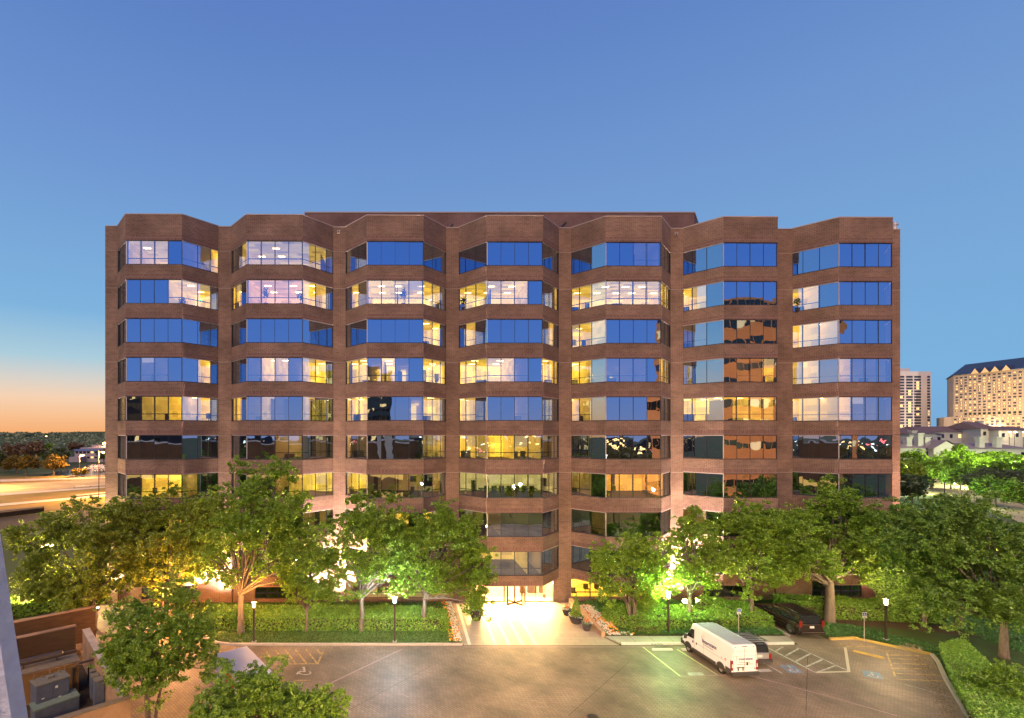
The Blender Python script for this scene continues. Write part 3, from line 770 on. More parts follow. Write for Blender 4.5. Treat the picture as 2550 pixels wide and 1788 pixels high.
mb = MB(); q = gd(2267, 1613); mb.lathe((q.x, q.y, .06), [(.75, 0), (.75, .06), (.68, .08)], 24); mb.lathe((q.x, q.y, .138), [(.6, 0), (.6, .01)], 24)
tag(mb.build('manhole_cover', noise_mat('pink_cover', (.42, .22, .15), (.5, .3, .22), 8)), 'round reddish manhole cover in the grass beyond the yellow kerb', 'manhole cover')
mb = MB(); q = gd(1476, 1785); mb.lathe((q.x, q.y, .001), [(.33, 0), (.33, .008), (.28, .012)], 20)
tag(mb.build('manhole_cover', M['frame']), 'small dark drain cover in the pavers at the bottom edge of the car park', 'drain cover')
# fallen leaves and debris specks in the right gutter
rg = random.Random(3); mb = MB()
for i in range(900):
    t = rg.random(); a = Vector((38.4, 37.2, 0)); b = Vector((31.6, 28.6, 0)); q = a + (b - a) * t + Vector((rg.gauss(-.55, .28), rg.gauss(0, .2), .012 + rg.random() * .01)); s = rg.uniform(.02, .06); an = rg.random() * 6
    d = Vector((math.cos(an), math.sin(an), 0)) * s; n = Vector((-d.y, d.x, 0)) * .6
    mb.face([q - d, q - n, q + d, q + n])
tag(mb.build('fallen_leaves', mat('dry_leaves', (.10, .06, .02))), kind='stuff')
# tyre streaks: dark worn patches
# ================================================================ vegetation
M['bark'] = noise_mat('bark', (0.10, 0.075, 0.055), (0.20, 0.16, 0.12), 6, bump=0.6, stretch=(1, 1, .3))
M['bark_pale'] = noise_mat('pale_bark', (0.12, 0.095, 0.07), (0.20, 0.165, 0.13), 6, bump=0.6, stretch=(1, 1, .3))
LV = {
 'oak': leaf_mat('oak_leaves', (0.09, 0.19, 0.016), (0.35, 0.54, 0.05), .45),
 'bright': leaf_mat('young_green_leaves', (0.11, 0.23, 0.018), (0.43, 0.62, 0.06), .45),
 'olive': leaf_mat('olive_green_leaves', (0.13, 0.20, 0.018), (0.48, 0.58, 0.06), .45),
 'deep': leaf_mat('deep_green_leaves', (0.06, 0.14, 0.02), (0.32, 0.50, 0.06), .4),
 'dark': leaf_mat('dark_evergreen_leaves', (0.045, 0.08, 0.035), (0.10, 0.14, 0.05), .25),
 'greygreen': leaf_mat('grey_green_leaves', (0.08, 0.105, 0.055), (0.16, 0.18, 0.09), .2),
 'far': leaf_mat('distant_leaves', (0.15, 0.18, 0.09), (0.30, 0.33, 0.16), .2),  # lightened, distance haze put into the leaf colour
 'amber': leaf_mat('amber_lit_leaves', (0.12, 0.10, 0.02), (0.24, 0.18, 0.035), .35),  # orange lamp light painted into the leaf colour
 'brown': leaf_mat('brown_twigs_and_buds', (0.14, 0.10, 0.065), (0.24, 0.17, 0.10), .2),
 'hedge': leaf_mat('hedge_leaves', (0.12, 0.28, 0.03), (0.34, 0.54, 0.07), .35),
 'grass': leaf_mat('grass_blades', (0.06, 0.13, 0.018), (0.16, 0.27, 0.045), .2),
 'cover': leaf_mat('ground_cover_leaves', (0.05, 0.15, 0.035), (0.12, 0.27, 0.06), .3),
}
def leafmesh(name, P, size, m, parent, seed, flat=0.5, aspect=.55):
    """one small four-cornered leaf per point"""
    r = np.random.default_rng(seed); n = len(P)
    nrm = r.normal(size=(n, 3)); nrm[:, 2] = np.abs(nrm[:, 2]) + flat; nrm /= np.linalg.norm(nrm, axis=1)[:, None]
    t = r.normal(size=(n, 3)); a = np.cross(nrm, t); a /= np.linalg.norm(a, axis=1)[:, None] + 1e-9
    b = np.cross(nrm, a); s = (size * r.uniform(.5, 1.5, n))[:, None]
    a *= s; b *= s * aspect
    V = np.empty((n, 4, 3)); V[:, 0] = P - a; V[:, 1] = P - b + a * .15; V[:, 2] = P + a; V[:, 3] = P + b + a * .15
    off = np.array(origin_of(parent))
    V = (V.reshape(-1, 3) - off).astype(np.float32)
    me = bpy.data.meshes.new(name)
    me.vertices.add(n * 4); me.vertices.foreach_set('co', V.ravel())
    me.loops.add(n * 4); me.loops.foreach_set('vertex_index', np.arange(n * 4, dtype=np.int32))
    me.polygons.add(n); me.polygons.foreach_set('loop_start', np.arange(0, n * 4, 4, dtype=np.int32))
    me.update(calc_edges=True)
    me.materials.append(m)
    o = bpy.data.objects.new(name, me); COL.objects.link(o)
    if parent: o.parent = parent
    return o
def tree(label, base, top, crown_c, rad, leaf, n, size, seed, tr=.2, bark='bark', nclump=46, clump=1.25, stems=1, group=None, lean=(0, 0), cat='tree', extra=None, low=.0):
    """base (x,y); crown ellipsoid centre (x,y,z) and radii; leaves gather in clumps round limb ends"""
    rr = random.Random(seed); npr = np.random.default_rng(seed)
    root = empty('tree', (base[0], base[1], 0), 0, label, cat, group)
    n = int(n * (3.7 if size < .2 else 2.3)); size *= .71 if size < .2 else .95; nclump = int(nclump * 1.6)
    C = np.array(crown_c); RD = np.array(rad)
    # clumps in the ellipsoid, biased to its shell, uneven
    cl = []
    while len(cl) < nclump:
        d = npr.normal(size=3); d /= np.linalg.norm(d)
        if d[2] < -.75: continue
        r = rr.uniform(.35, 1.0) ** .6
        k = 1 + .16 * math.sin(3.1 * d[0] + seed) * math.cos(2.3 * d[1] + 2 * d[2])
        q = C + d * RD * r * k
        if q[2] < .8 + low: continue
        cl.append(q)
    if extra:
        cl += [np.array(e) for e in extra]
    cl = np.array(cl)
    # trunk and limbs
    mb = MB(); zf = max(1.2, C[2] - RD[2] * .75)
    heads = []
    for s in range(stems):
        an = 2 * math.pi * s / max(1, stems) + rr.random(); sp = .0 if stems == 1 else .16
        b0 = Vector((base[0] + sp * math.cos(an), base[1] + sp * math.sin(an), -.05))
        hx = Vector((base[0] + lean[0] + (0 if stems == 1 else .7 * math.cos(an)), base[1] + lean[1] + (0 if stems == 1 else .5 * math.sin(an)), zf))
        mid = (b0 + hx) / 2 + Vector((rr.uniform(-.12, .12), rr.uniform(-.12, .12), 0)) + Vector((lean[0], lean[1], 0)) * -.15
        t = tr if stems == 1 else tr * .6
        mb.tube([b0, b0 + Vector((0, 0, .35)), mid, hx], [t * 1.45, t * 1.08, t * .92, t * .78], 9)
        heads.append((hx, t * .78))
    order = list(range(len(cl))); rr.shuffle(order)
    for j, ci in enumerate(order[:min(30, len(cl))]):
        h, t = heads[j % len(heads)]
        e = Vector(cl[ci]); st = h + Vector((0, 0, rr.uniform(-.3, .2)))
        m1_ = st.lerp(e, .35) + Vector((rr.uniform(-.3, .3), rr.uniform(-.3, .3), rr.uniform(.1, .55)))
        m2_ = st.lerp(e, .7) + Vector((rr.uniform(-.3, .3), rr.uniform(-.3, .3), rr.uniform(0, .4)))
        k = t * rr.uniform(.38, .6)
        mb.tube([st, m1_, m2_, e], [k, k * .7, k * .42, k * .15], 5, cap=False)
    mb.build('trunk', M[bark], root, smooth=True)
    # leaves
    w = npr.uniform(.5, 1.5, len(cl)); w /= w.sum(); idx = npr.choice(len(cl), size=n, p=w)
    cr = clump * npr.uniform(.6, 1.35, len(cl))
    d = npr.normal(size=(n, 3)); d /= np.linalg.norm(d, axis=1)[:, None]
    # sub-clumps (sprays) so the outline breaks up
    ns = 22; sub = npr.normal(size=(len(cl), ns, 3)); sub /= np.linalg.norm(sub, axis=2)[:, :, None]; sub *= npr.uniform(.3, 1.3, (len(cl), ns, 1))
    si = npr.integers(0, ns, n)
    P = cl[idx] + sub[idx, si] * cr[idx][:, None] * np.array([1, 1, .72]) + d * (npr.random(n) ** .5)[:, None] * (cr[idx] * npr.uniform(.12, .34, (len(cl), ns))[idx, si])[:, None] * np.array([1, 1, .7])
    P = P[P[:, 2] > .3]
    leafmesh('crown', P, size, LV[leaf], root, seed + 5)
    return root
def tpx(label, ub, vb, u0, u1, vt, vl, leaf, n, size, seed, depth=None, Y=None, **kw):
    """a tree from photo pixels: foot (ub, vb); crown between columns u0,u1 and rows vt (top), vl (bottom)"""
    g = gd(ub, vb) if Y is None else Vector(((ub - CU) / F * Y, Y, 0))
    Yt = g.y; a = px(u0, vt, Yt); b = px(u1, vl, Yt)
    rx = (b.x - a.x) / 2; rz = (a.z - b.z) / 2; cl = kw.pop('clump', max(.6, rx * .30))
    ry = depth if depth else min(rx, 3.4)
    c = ((a.x + b.x) / 2, Yt + kw.pop('dy', 0), (a.z + b.z) / 2)
    return tree(label, (g.x, g.y), a.z, c, (max(.3, rx - cl * .45), max(.3, ry - cl * .5), max(.3, rz - cl * .25)), leaf, n, size, seed, clump=cl, **kw)
GR = 'live oaks planted in front of the office building'
tpx('tallest tree, orange lit trunk foot, reaching the fourth window row', 600, 1578, 478, 800, 1140, 1535, 'bright', 26000, .125, 11, tr=.27, bark='bark_pale', depth=2.6, nclump=60, dy=.3, clump=1.0, group=GR)
tpx('slim tree with short trunk right of the tallest tree', 763, 1574, 685, 855, 1305, 1550, 'oak', 11000, .11, 12, tr=.13, depth=2.0, nclump=30, clump=.8, group=GR)
tpx('tree with curved bare trunk left of the white lamp post', 899, 1573, 798, 1045, 1205, 1535, 'oak', 19000, .115, 13, tr=.22, bark='bark_pale', depth=2.5, nclump=44, clump=.95, group=GR)
tpx('tree with forked trunk beside the left edge of the entrance walk', 1058, 1572, 955, 1250, 1250, 1530, 'oak', 26000, .115, 14, tr=.22, bark='bark_pale', depth=2.6, nclump=50, clump=1.0, group=GR,
    extra=[tuple(px(u, v, 41.6)) for u, v in ((1180, 1440), (1200, 1470), (1170, 1490), (1215, 1430), (1190, 1510))])
tpx('small many stemmed tree over the green lit hedge right of the entrance', 1573, 1562, 1465, 1668, 1325, 1530, 'bright', 15000, .11, 15, tr=.26, depth=2.2, nclump=34, clump=.85, stems=4, group=GR)
tpx('narrow tree with straight green lit trunk behind the cargo van', 1718, 1556, 1640, 1800, 1262, 1510, 'bright', 12000, .11, 16, tr=.21, bark='bark_pale', depth=2.1, nclump=30, clump=.8, group=GR)
tpx('tree between the cargo van and the black parked car', 1871, 1554, 1760, 1960, 1255, 1500, 'bright', 18000, .115, 17, tr=.19, depth=2.5, nclump=40, clump=.95, group=GR)
tpx('broad tree with thick pruned trunk behind the black parked car', 2066, 1552, 1890, 2250, 1215, 1490, 'bright', 30000, .12, 18, tr=.40, bark='bark_pale', depth=3.2, nclump=64, clump=1.15, group=GR)
tpx('wide dark green tree filling the right edge over the clipped hedge', 2500, 1640, 2190, 2600, 1235, 1600, 'deep', 36000, .11, 19, tr=.26, depth=3.4, nclump=80, clump=1.15)
tpx('dark green tree standing behind the wide tree at the right edge', 2385, 1565, 2150, 2480, 1215, 1500, 'deep', 24000, .13, 20, tr=.24, depth=3.2, nclump=54, clump=1.3)
tpx('low leafy tree in the bottom right corner beside the clipped hedge', 2545, 1760, 2420, 2620, 1655, 1800, 'oak', 9000, .075, 21, tr=.10, depth=1.6, nclump=24, clump=.6)
tpx('olive green spreading tree over the service yard at the far left', 232, 1570, 20, 350, 1240, 1545, 'olive', 26000, .12, 22, tr=.24, depth=2.8, nclump=56, clump=1.05, bark='bark_pale')
tpx('olive tree in front of the lowest windows of the first bay', 425, 1545, 235, 575, 1205, 1520, 'olive', 28000, .13, 23, tr=.25, depth=2.4, nclump=60, clump=1.15)
tpx('dark topped tree rising over the service yard left of the box truck', 375, 1800, 262, 575, 1450, 1745, 'oak', 20000, .085, 24, tr=.16, bark='bark_pale', depth=2.3, nclump=44, clump=.75, stems=3, Y=27.2)
tpx('foreground tree top hiding the lower half of the box truck', 690, 2100, 470, 760, 1655, 1900, 'oak', 15000, .075, 25, tr=.14, depth=1.8, nclump=34, clump=.62, Y=20.5)
tpx('foreground tree crown at the bottom edge right of the box truck', 790, 2100, 700, 870, 1715, 1880, 'oak', 5500, .075, 26, tr=.10, depth=1.2, nclump=16, clump=.5, Y=20.0)

# ---- hedges
def hedge(name, label, poly, h, leaf, dens, size, seed, cat='hedge', wavy=.08):
    cx = sum(p[0] for p in poly) / len(poly); cy = sum(p[1] for p in poly) / len(poly)
    root = empty(name, (cx, cy, 0), 0, label, cat)
    mb = MB(); ins = [(cx + (p[0] - cx) * .97, cy + (p[1] - cy) * .93) for p in poly]
    mb.prism(ins, .05, h * .93); mb.build('branches', M['furn'], root)
    r = np.random.default_rng(seed); pts = []
    A = np.array(poly, float); mn, mx = A.min(0), A.max(0)
    def inside(q):
        c = np.zeros(len(q), bool); j = len(A) - 1
        for i in range(len(A)):
            cnd = ((A[i, 1] > q[:, 1]) != (A[j, 1] > q[:, 1])) & (q[:, 0] < (A[j, 0] - A[i, 0]) * (q[:, 1] - A[i, 1]) / (A[j, 1] - A[i, 1] + 1e-12) + A[i, 0])
            c ^= cnd; j = i
        return c
    nt_ = int((mx - mn).prod() * dens); q = mn + r.random((nt_, 2)) * (mx - mn); q = q[inside(q)]
    z = h + wavy * np.sin(q[:, 0] * 2.1 + seed) * np.cos(q[:, 1] * 1.7) + r.normal(0, .045, len(q)); pts.append(np.c_[q, z])
    for i in range(len(A)):
        a, b = A[i], A[(i + 1) % len(A)]; L = np.linalg.norm(b - a); k = int(L * h * dens)
        t = r.random(k)[:, None]; zz = .08 + r.random(k) * h; bulge = (np.array([b[1] - a[1], a[0] - b[0]]) / L) * (r.normal(0, .06, k) + .06 * np.sin(zz * 5))[:, None]
        pts.append(np.c_[a + (b - a) * t + bulge, zz])
    leafmesh('leaves', np.vstack(pts), size, LV[leaf], root, seed)
    return root
hedge('hedge', 'long clipped hedge between the left lawn and the office building', [(-17.2, 41.9), (3.3, 41.7), (3.5, 43.8), (1, 44.6), (-17.6, 44.9)], 1.15, 'hedge', 330, .085, 31)
hedge('hedge', 'rounded hedge block lit green right of the entrance flower bed', [(17.9, 42.6), (19.5, 41.6), (27.5, 41.7), (27.7, 44.6), (18.2, 45.6), (17.3, 44.2)], 1.1, 'hedge', 330, .085, 32, wavy=.14)
hedge('hedge', 'hedge block between the side path and the black parked car', [(28.4, 42.6), (30.6, 42.0), (30.8, 45.8), (27.9, 47.4), (26.8, 46.6)], 1.15, 'hedge', 330, .085, 33, wavy=.14)
hedge('hedge', 'loose hedge behind the thick pruned tree at the lower right', [(34.3, 44.8), (46, 43.4), (47, 45.2), (34.6, 47.4)], 1.3, 'hedge', 260, .10, 34, wavy=.2)
c = [gd(u, v, 1.0) for u, v in ((2345, 1603), (2398, 1592), (2500, 1690), (2560, 1790), (2440, 1790), (2375, 1680))]
hedge('hedge', 'bright clipped hedge running down to the bottom right corner', [(q.x, q.y) for q in c], 1.0, 'hedge', 420, .065, 35)
hedge('hedge', 'low loose hedge behind the tan service yard walls at the far left', [(-36, 44), (-27, 50), (-29, 52), (-39, 46)], 1.2, 'hedge', 160, .13, 37, wavy=.25)
hedge('shrub', 'dark rounded shrub at the corner of the green lit hedge', [(18.6, 41.1), (20.4, 40.95), (20.9, 41.6), (19.8, 42.2), (18.5, 41.9)], .75, 'deep', 500, .07, 36, 'shrub')
# ground cover and grass
def scatter(name, polys, dens, z, size, leaf, seed, kind='stuff', flat=.2, zj=.05):
    r = np.random.default_rng(seed); out = []
    for A in polys:
        A = np.array(A, float); mn, mx = A.min(0), A.max(0); q = mn + r.random((int((mx - mn).prod() * dens), 2)) * (mx - mn)
        c = np.zeros(len(q), bool); j = len(A) - 1
        for i in range(len(A)):
            c ^= ((A[i, 1] > q[:, 1]) != (A[j, 1] > q[:, 1])) & (q[:, 0] < (A[j, 0] - A[i, 0]) * (q[:, 1] - A[i, 1]) / (A[j, 1] - A[i, 1] + 1e-12) + A[i, 0]); j = i
        q = q[c]; out.append(np.c_[q, z + np.abs(r.normal(0, zj, len(q)))])
    return tag(leafmesh(name, np.vstack(out), size, LV[leaf] if leaf in LV else M[leaf], None, seed, flat=flat), kind=kind)
scatter('grass', [[(-13.7, YK + .25), (3.4, YK + .25), (3.4, 41.7), (-17.2, 41.9), (-15.6, 40.5)], [(-18.5, 45), (3.4, 45), (3.4, 48.7), (-24, 48.5)]], 230, .10, .055, 'grass', 41)
scatter('ground_cover', [[(17.3, 40.75), (30.6, 40.75), (30.8, 42), (19, 42), (17.5, 41.6)], [(17.3, 45.5), (30.8, 45.5), (30.8, 48.9), (17.3, 48.9)]], 330, .16, .07, 'cover', 42, zj=.1)
scatter('verge_grass', [[(34.2, 40.6), (36.0, 40.7), (39.2, 37.7), (41, 38.2), (38, 43), (34.4, 44.4)], [(39.3, 37.5), (33.2, 29.4), (30.8, 24), (34, 24), (41, 36)], [(46, 30), (60, 30), (60, 56), (46, 56)]], 200, .09, .085, 'cover', 43, zj=.06)
# flowers
M['petal_w'] = mat('white_petals', (.72, .68, .58), .7); M['petal_o'] = mat('orange_petals', (.75, .22, .03), .7); M['petal_y'] = mat('yellow_petals', (.8, .55, .05), .7)
def flowers(name, polys, dens, z, seed, which=('petal_w',) * 4 + ('petal_o',)):
    r = random.Random(seed); mb = MB(); mats = ['petal_w', 'petal_o', 'petal_y']
    for (x0, x1, y0, y1) in polys:
        for i in range(int((x1 - x0) * (y1 - y0) * dens)):
            x, y = r.uniform(x0, x1), r.uniform(y0, y1); zz = z + r.uniform(0, .12); s = r.uniform(.04, .085); m_ = mats.index(r.choice(which)); a0 = r.random() * 3
            mb.face([(x + s * math.cos(a0 + a), y + s * math.sin(a0 + a), zz + r.uniform(-.015, .015)) for a in (0, 1.26, 2.5, 3.77, 5.03)], m_)
            mb.face([(x - s, y - s * .5, zz - s), (x + s, y - s * .5, zz - s), (x + s * .8, y, zz), (x - s * .8, y, zz)], m_)
    return mb.build(name, [M[k] for k in mats])
tag(flowers('flowers', [(3.85, 4.4, 39.5, 48.6)], 75, .2, 51), kind='stuff')
tag(flowers('flowers', [(3.45, 3.9, 39.5, 48.6)], 22, .2, 52, ('petal_o', 'petal_y')), kind='stuff')
tag(flowers('flowers', [(16.1, 17.6, 42.2, 47.6), (16.1, 16.9, 40.8, 42.2), (16.6, 18.5, 40.75, 41.15)], 75, .2, 53), kind='stuff')
tag(flowers('flowers', [(17.0, 17.6, 41.4, 44.5)], 40, .24, 54, ('petal_o', 'petal_y')), kind='stuff')
scatter('flower_bed_leaves', [[(3.4, 39.4), (4.4, 39.4), (4.4, 48.8), (3.4, 48.8)], [(16.1, 40.8), (18.6, 40.8), (17.9, 42), (17.8, 48.6), (16.1, 48.6)]], 260, .12, .06, 'cover', 44)
mb = MB(); mb.box(4.4, 4.56, 39.3, 49.0, 0, .16); tag(mb.build('garden_edging', M['conc']), 'low stone edging along the left side of the entrance walk', 'edging')
mb = MB(); mb.prism([(15.8, 40.7), (16.08, 40.7), (16.08, 49.0), (15.8, 49.0)], 0, .42); mb.prism([(15.77, 40.67), (16.11, 40.67), (16.11, 49.0), (15.77, 49.0)], .42, .47)
tag(mb.build('garden_wall', noise_mat('tan_stone', (.42, .26, .15), (.5, .33, .2), 5)), 'low tan stone wall along the right side of the entrance walk', 'garden wall')
# planters
M['pot'] = noise_mat('dark_clay_pot', (.045, .04, .045), (.08, .07, .075), 5, rough=.5)
def planter(label, x, y, r, h, seed, cone=0, tall=None):
    root = empty('planter', (x, y, 0), 0, label, 'planter')
    mb = MB(); mb.lathe((x, y, .01), [(r * .55, 0), (r * .62, .04), (r * .85, h * .55), (r, h * .93), (r * 1.06, h * .95), (r * 1.06, h), (r * .9, h), (r * .88, h * .9)], 20)
    mb.build('pot', M['pot'], root, smooth=False)
    rr = np.random.default_rng(seed)
    def disc(n, rad, z, zj): a = rr.random(n) * 6.283; q = rad * np.sqrt(rr.random(n)); return np.c_[x + q * np.cos(a), y + q * np.sin(a), z + np.abs(rr.normal(0, zj, n))]
    leafmesh('leaves', disc(260, r * 1.05, h, .06), .05, LV['cover'], root, seed)
    fl = disc(90, r * 1.1, h + .05, .06); o = leafmesh('flowers', fl, .06, M['petal_w'], root, seed + 1, flat=1.5, aspect=.9)
    leafmesh('flowers', disc(25, r * .5, h + .15, .08), .075, M['petal_o'], root, seed + 2, flat=1.0, aspect=.9)
    if cone:
        n = 2600; t = rr.random(n) ** 1.5; a = rr.random(n) * 6.283; q = (r * .75) * (1 - t) * rr.uniform(.75, 1.1, n)
        P = np.c_[x + q * np.cos(a), y + q * np.sin(a), h + .1 + t * cone]; leafmesh('topiary', P, .05, LV['deep'], root, seed + 3)
    if tall:
        n = 4200; u = rr.normal(size=(n, 3)); u /= np.linalg.norm(u, axis=1)[:, None]; k = rr.random(n)[:, None] ** .4
        P = np.array([x, y, h + tall * .5]) + u * k * np.array([r * 1.15, r * 1.1, tall * .55]); leafmesh('topiary', P, .07, LV['oak'], root, seed + 4)
    return root
g_ = gd(1186, 1543); planter('big dark planter with an orange lit bush on the left of the entrance walk', g_.x, g_.y, .62, .85, 61, tall=1.6)
planter('small flower pot nearest the building beside the tan garden wall', 14.55, 45.6, .42, .55, 62)
planter('planter with a cone shaped topiary beside the tan garden wall', 14.75, 43.7, .62, .62, 63, cone=1.7)
planter('small flower pot nearest the car park beside the tan garden wall', 15.1, 42.1, .42, .6, 64)
# lobby plant and indoor plants in lit windows (they stand on the office floors)
def houseplant(label, x, y, z, h, seed, r=.4):
    root = empty('potted_plant', (x, y, z), 0, label, 'potted plant')
    mb = MB(); mb.lathe((x, y, z + .01), [(.13, 0), (.2, .3), (.17, .3)], 10); mb.tube([(x, y, z + .3), (x + .03, y, z + h * .65)], .02, 5); mb.build('pot', M['pot'], root)
    rr = np.random.default_rng(seed); n = 160; u = rr.normal(size=(n, 3)); u /= np.linalg.norm(u, axis=1)[:, None]
    leafmesh('leaves', np.array([x, y, z + h * .75]) + u * rr.random(n)[:, None] ** .5 * np.array([r, r * .6, h * .35]), .09, M['plant'], root, seed)
def fl(k): return ztop(k) - WH + .02
for (u, k, h, lab) in ((665, 1, 1.7, 'tall dark plant in the pink lit window of the second bay'), (750, 1, 1.3, 'smaller plant at the right of the pink lit window of the second bay'),
                       (1004, 1, 1.6, 'palm like plant in the second row lit window of the third bay'), (1157, 1, 1.3, 'leafy plant at the left end of the lit second row window in bay four'),
                       (2016, 1, 1.3, 'small palm in the lit second row window of the last bay'), (443, 1, 1.2, 'small plant in the lit corner of the first bay second row')):
    q = px(u, 800, 47.6); houseplant(lab, q.x, yc(q.x) - .3 if k != 1 or u not in (665, 750, 1004) else yc(q.x) - 1.6, fl(k), h, int(u))
q = px(1358, 1500, 50); houseplant('potted palm standing inside the bright entrance lobby', q.x, 50.4, .02, 2.1, 77, .6)
# ================================================================ lamps
M['post'] = mat('dark_bronze_post', (.06, .04, .03), .45, .5)
def lamp_post(label, x, y, h, col, glow, power, group='lamp posts round the car park'):
    root = empty('lamp_post', (x, y, 0), 0, label, 'lamp post', group)
    mb = MB(); mb.box(x - .17, x + .17, y - .17, y + .17, .05, .2, 1); mb.box(x - .065, x + .065, y - .065, y + .065, .2, h - .45)
    mb.build('pole', [M['post'], M['conc']], root)
    mb = MB(); mb.box(x - .13, x + .13, y - .13, y + .13, h - .45, h - .41); mb.box(x - .15, x + .15, y - .15, y + .15, h - .04, h)
    for a in (-1, 1):
        for b in (-1, 1): mb.box(x + a * .12 - .012, x + a * .12 + .012, y + b * .12 - .012, y + b * .12 + .012, h - .41, h - .04)
    hd = mb.build('lantern', M['post'], root)
    mb = MB(); mb.lathe((x, y, h - .40), [(.08, 0), (.1, .05), (.1, .3), (.08, .35)], 12)
    mb.build('bulb', mat('lamp_bulb', (1, 1, 1), emit=col, es=glow), root)
    l = bpy.data.lights.new('post_lamp', 'POINT'); l.energy = power; l.color = col; l.shadow_soft_size = .18
    o = bpy.data.objects.new('post_lamp', l); COL.objects.link(o); o.parent = root; o.location = (0, -.0, h - .22 + .28)
    return root
lamp_post('lamp post with an orange light beside the box truck', -11.9, 39.45, 3.25, (1, .42, .10), 30, 2400)
lamp_post('lamp post with a white light in the middle of the left lawn', -.88, 39.5, 3.6, (.80, .93, 1), 60, 3600)
lamp_post('lamp post with a green white light in the hedge behind the cargo van', 21.5, 41.3, 3.35, (.58, 1, .36), 50, 4300)
lamp_post('lamp post with a warm light behind the yellow kerb at the right', 38.0, 39.9, 3.3, (1, .72, .38), 40, 2600)
# small garden lamp
x, y = 24.3, 43.9
mb = MB(); mb.lathe((x, y, .1), [(.05, 0), (.05, 1.5), (.12, 1.52), (.12, 1.56)], 10); gl_ = mb.build('garden_lamp', M['post']); tag(gl_, 'short garden lamp with a yellow globe left of the straight trunk', 'garden lamp')
mb = MB(); mb.lathe((x, y, 1.66), [(.06, 0), (.17, .08), (.2, .2), (.16, .32), (.05, .38)], 14); mb.build('globe', mat('yellow_globe', (1, 1, 1), emit=(1, .95, .35), es=30), gl_)
l = bpy.data.lights.new('globe_lamp', 'POINT'); l.energy = 130; l.color = (.9, 1, .35); l.shadow_soft_size = .2
o = bpy.data.objects.new('globe_lamp', l); COL.objects.link(o); o.location = (x, y - .3, 2.0); o.parent = gl_
# flood lights that wash the piers
for i, (xp, pw, col, wh) in enumerate(((-28.2, 1100, (1, .80, .62), 'the left corner pier'), (-17.6, 1500, (1, .76, .62), 'the pier between bays one and two'), (-6.5, 3600, (1, .74, .62), 'the pier between bays two and three'),
                              (26.3, 3300, (1, .74, .62), 'the pier between bays five and six'), (36.95, 5200, (1, .70, .48), 'the pier between bays six and seven'), (47.9, 3600, (1, .62, .45), 'the right corner pier'))):
    y = yc(xp) - 2.75; pw *= 13
    root = empty('flood_light', (xp, y, 0), 0, 'ground flood light shining up ' + wh, 'flood light', 'flood lights at the feet of the piers')
    mb = MB(); mb.box(xp - .04, xp + .04, y - .04, y + .04, .05, .3); mb.box(xp - .2, xp + .2, y - .12, y + .12, .3, .55); mb.build('housing', M['post'], root)
    mb = MB(); mb.box(xp - .17, xp + .17, y - .09, y + .09, .552, .57); mb.build('lens', mat('flood_lens', (1, 1, 1), emit=col, es=30), root)
    l = bpy.data.lights.new('flood_lamp', 'SPOT'); l.energy = pw; l.color = col; l.spot_size = R(150); l.spot_blend = 1.0; l.shadow_soft_size = .2
    o = bpy.data.objects.new('flood_lamp', l); COL.objects.link(o); o.parent = root; o.location = (0, .0, .75)
    o.rotation_euler = Vector((0, 1.8, 8.0)).to_track_quat('-Z', 'Y').to_euler()

# ================================================================ signs
def access_sign(label, x, y, zc):
    root = empty('parking_sign', (x, y, 0), 0, label, 'sign', 'accessible parking signs')
    mb = MB(); mb.tube([(x, y, 0), (x, y, zc - .1)], .025, 6); mb.build('post', M['pale_metal'], root)
    mb = MB(); mb.box(x - .16, x + .16, y - .04, y - .028, zc - .15, zc + .3, 0)
    mb.box(x - .135, x + .135, y - .045, y - .041, zc + .02, zc + .28, 1)
    for zz in (zc - .04, zc - .08, zc - .12): mb.box(x - .11, x + .11, y - .045, y - .041, zz - .01, zz + .006, 2)
    pl = mb.build('plate', [M['kerb_w'], mat('blue_sign', (.02, .07, .35), .4), M['crack']], root)
    m2_ = MB(); wheelchair(m2_, Vector((0, 0, 0)), Vector((1, 0, 0)), Vector((0, 1, 0)), 0, 0)
    m3 = MB()
    for f in m2_.f: m3.face([(x - .13 + .26 * m2_.v[i].x, y - .048, zc + .02 + .26 * m2_.v[i].y) for i in f])
    m3.build('wheelchair_symbol', M['kerb_w'], pl)
g_ = gd(1852, 1592); access_sign('blue accessible parking sign in front of the trees, nearest the van', g_.x, 40.9, 1.95)
g_ = gd(2160, 1602); access_sign('blue accessible parking sign behind the yellow kerb', g_.x + .1, 39.9, 2.0)

# ================================================================ vehicles
M['van_white'] = noise_mat('white_van_paint', (.74, .74, .72), (.80, .80, .78), 1.5, rough=.3, spec=.5)
M['black_paint'] = mat('black_paint', (.055, .042, .036), .2, .6, .55)
M['silver_paint'] = mat('silver_paint', (.42, .43, .43), .3, .5, .5)
M['auto_glass'] = mat('dark_auto_glass', (.015, .02, .024), .05, .8)
M['plastic'] = mat('dark_grey_plastic', (.05, .048, .045), .6)
M['tyre'] = mat('tyre_rubber', (.015, .015, .015), .85)
M['rim'] = mat('alloy_rim', (.55, .53, .5), .3, .5, .7)
M['rim_steel'] = mat('steel_rim', (.42, .38, .32), .45, .5, .3)
M['tail'] = mat('red_tail_lamp', (.22, .012, .008), .3, .5)
M['clearlamp'] = mat('clear_lamp', (.7, .7, .68), .15, .6)
M['plate'] = mat('number_plate', (.7, .68, .6), .5)
M['navy'] = mat('navy_lettering', (.02, .03, .16), .5)
M['redink'] = mat('red_lettering', (.6, .03, .02), .5)
M['greyink'] = mat('grey_lettering', (.16, .15, .14), .6)
M['chrome'] = mat('chrome', (.75, .75, .75), .12, .5, 1.0)
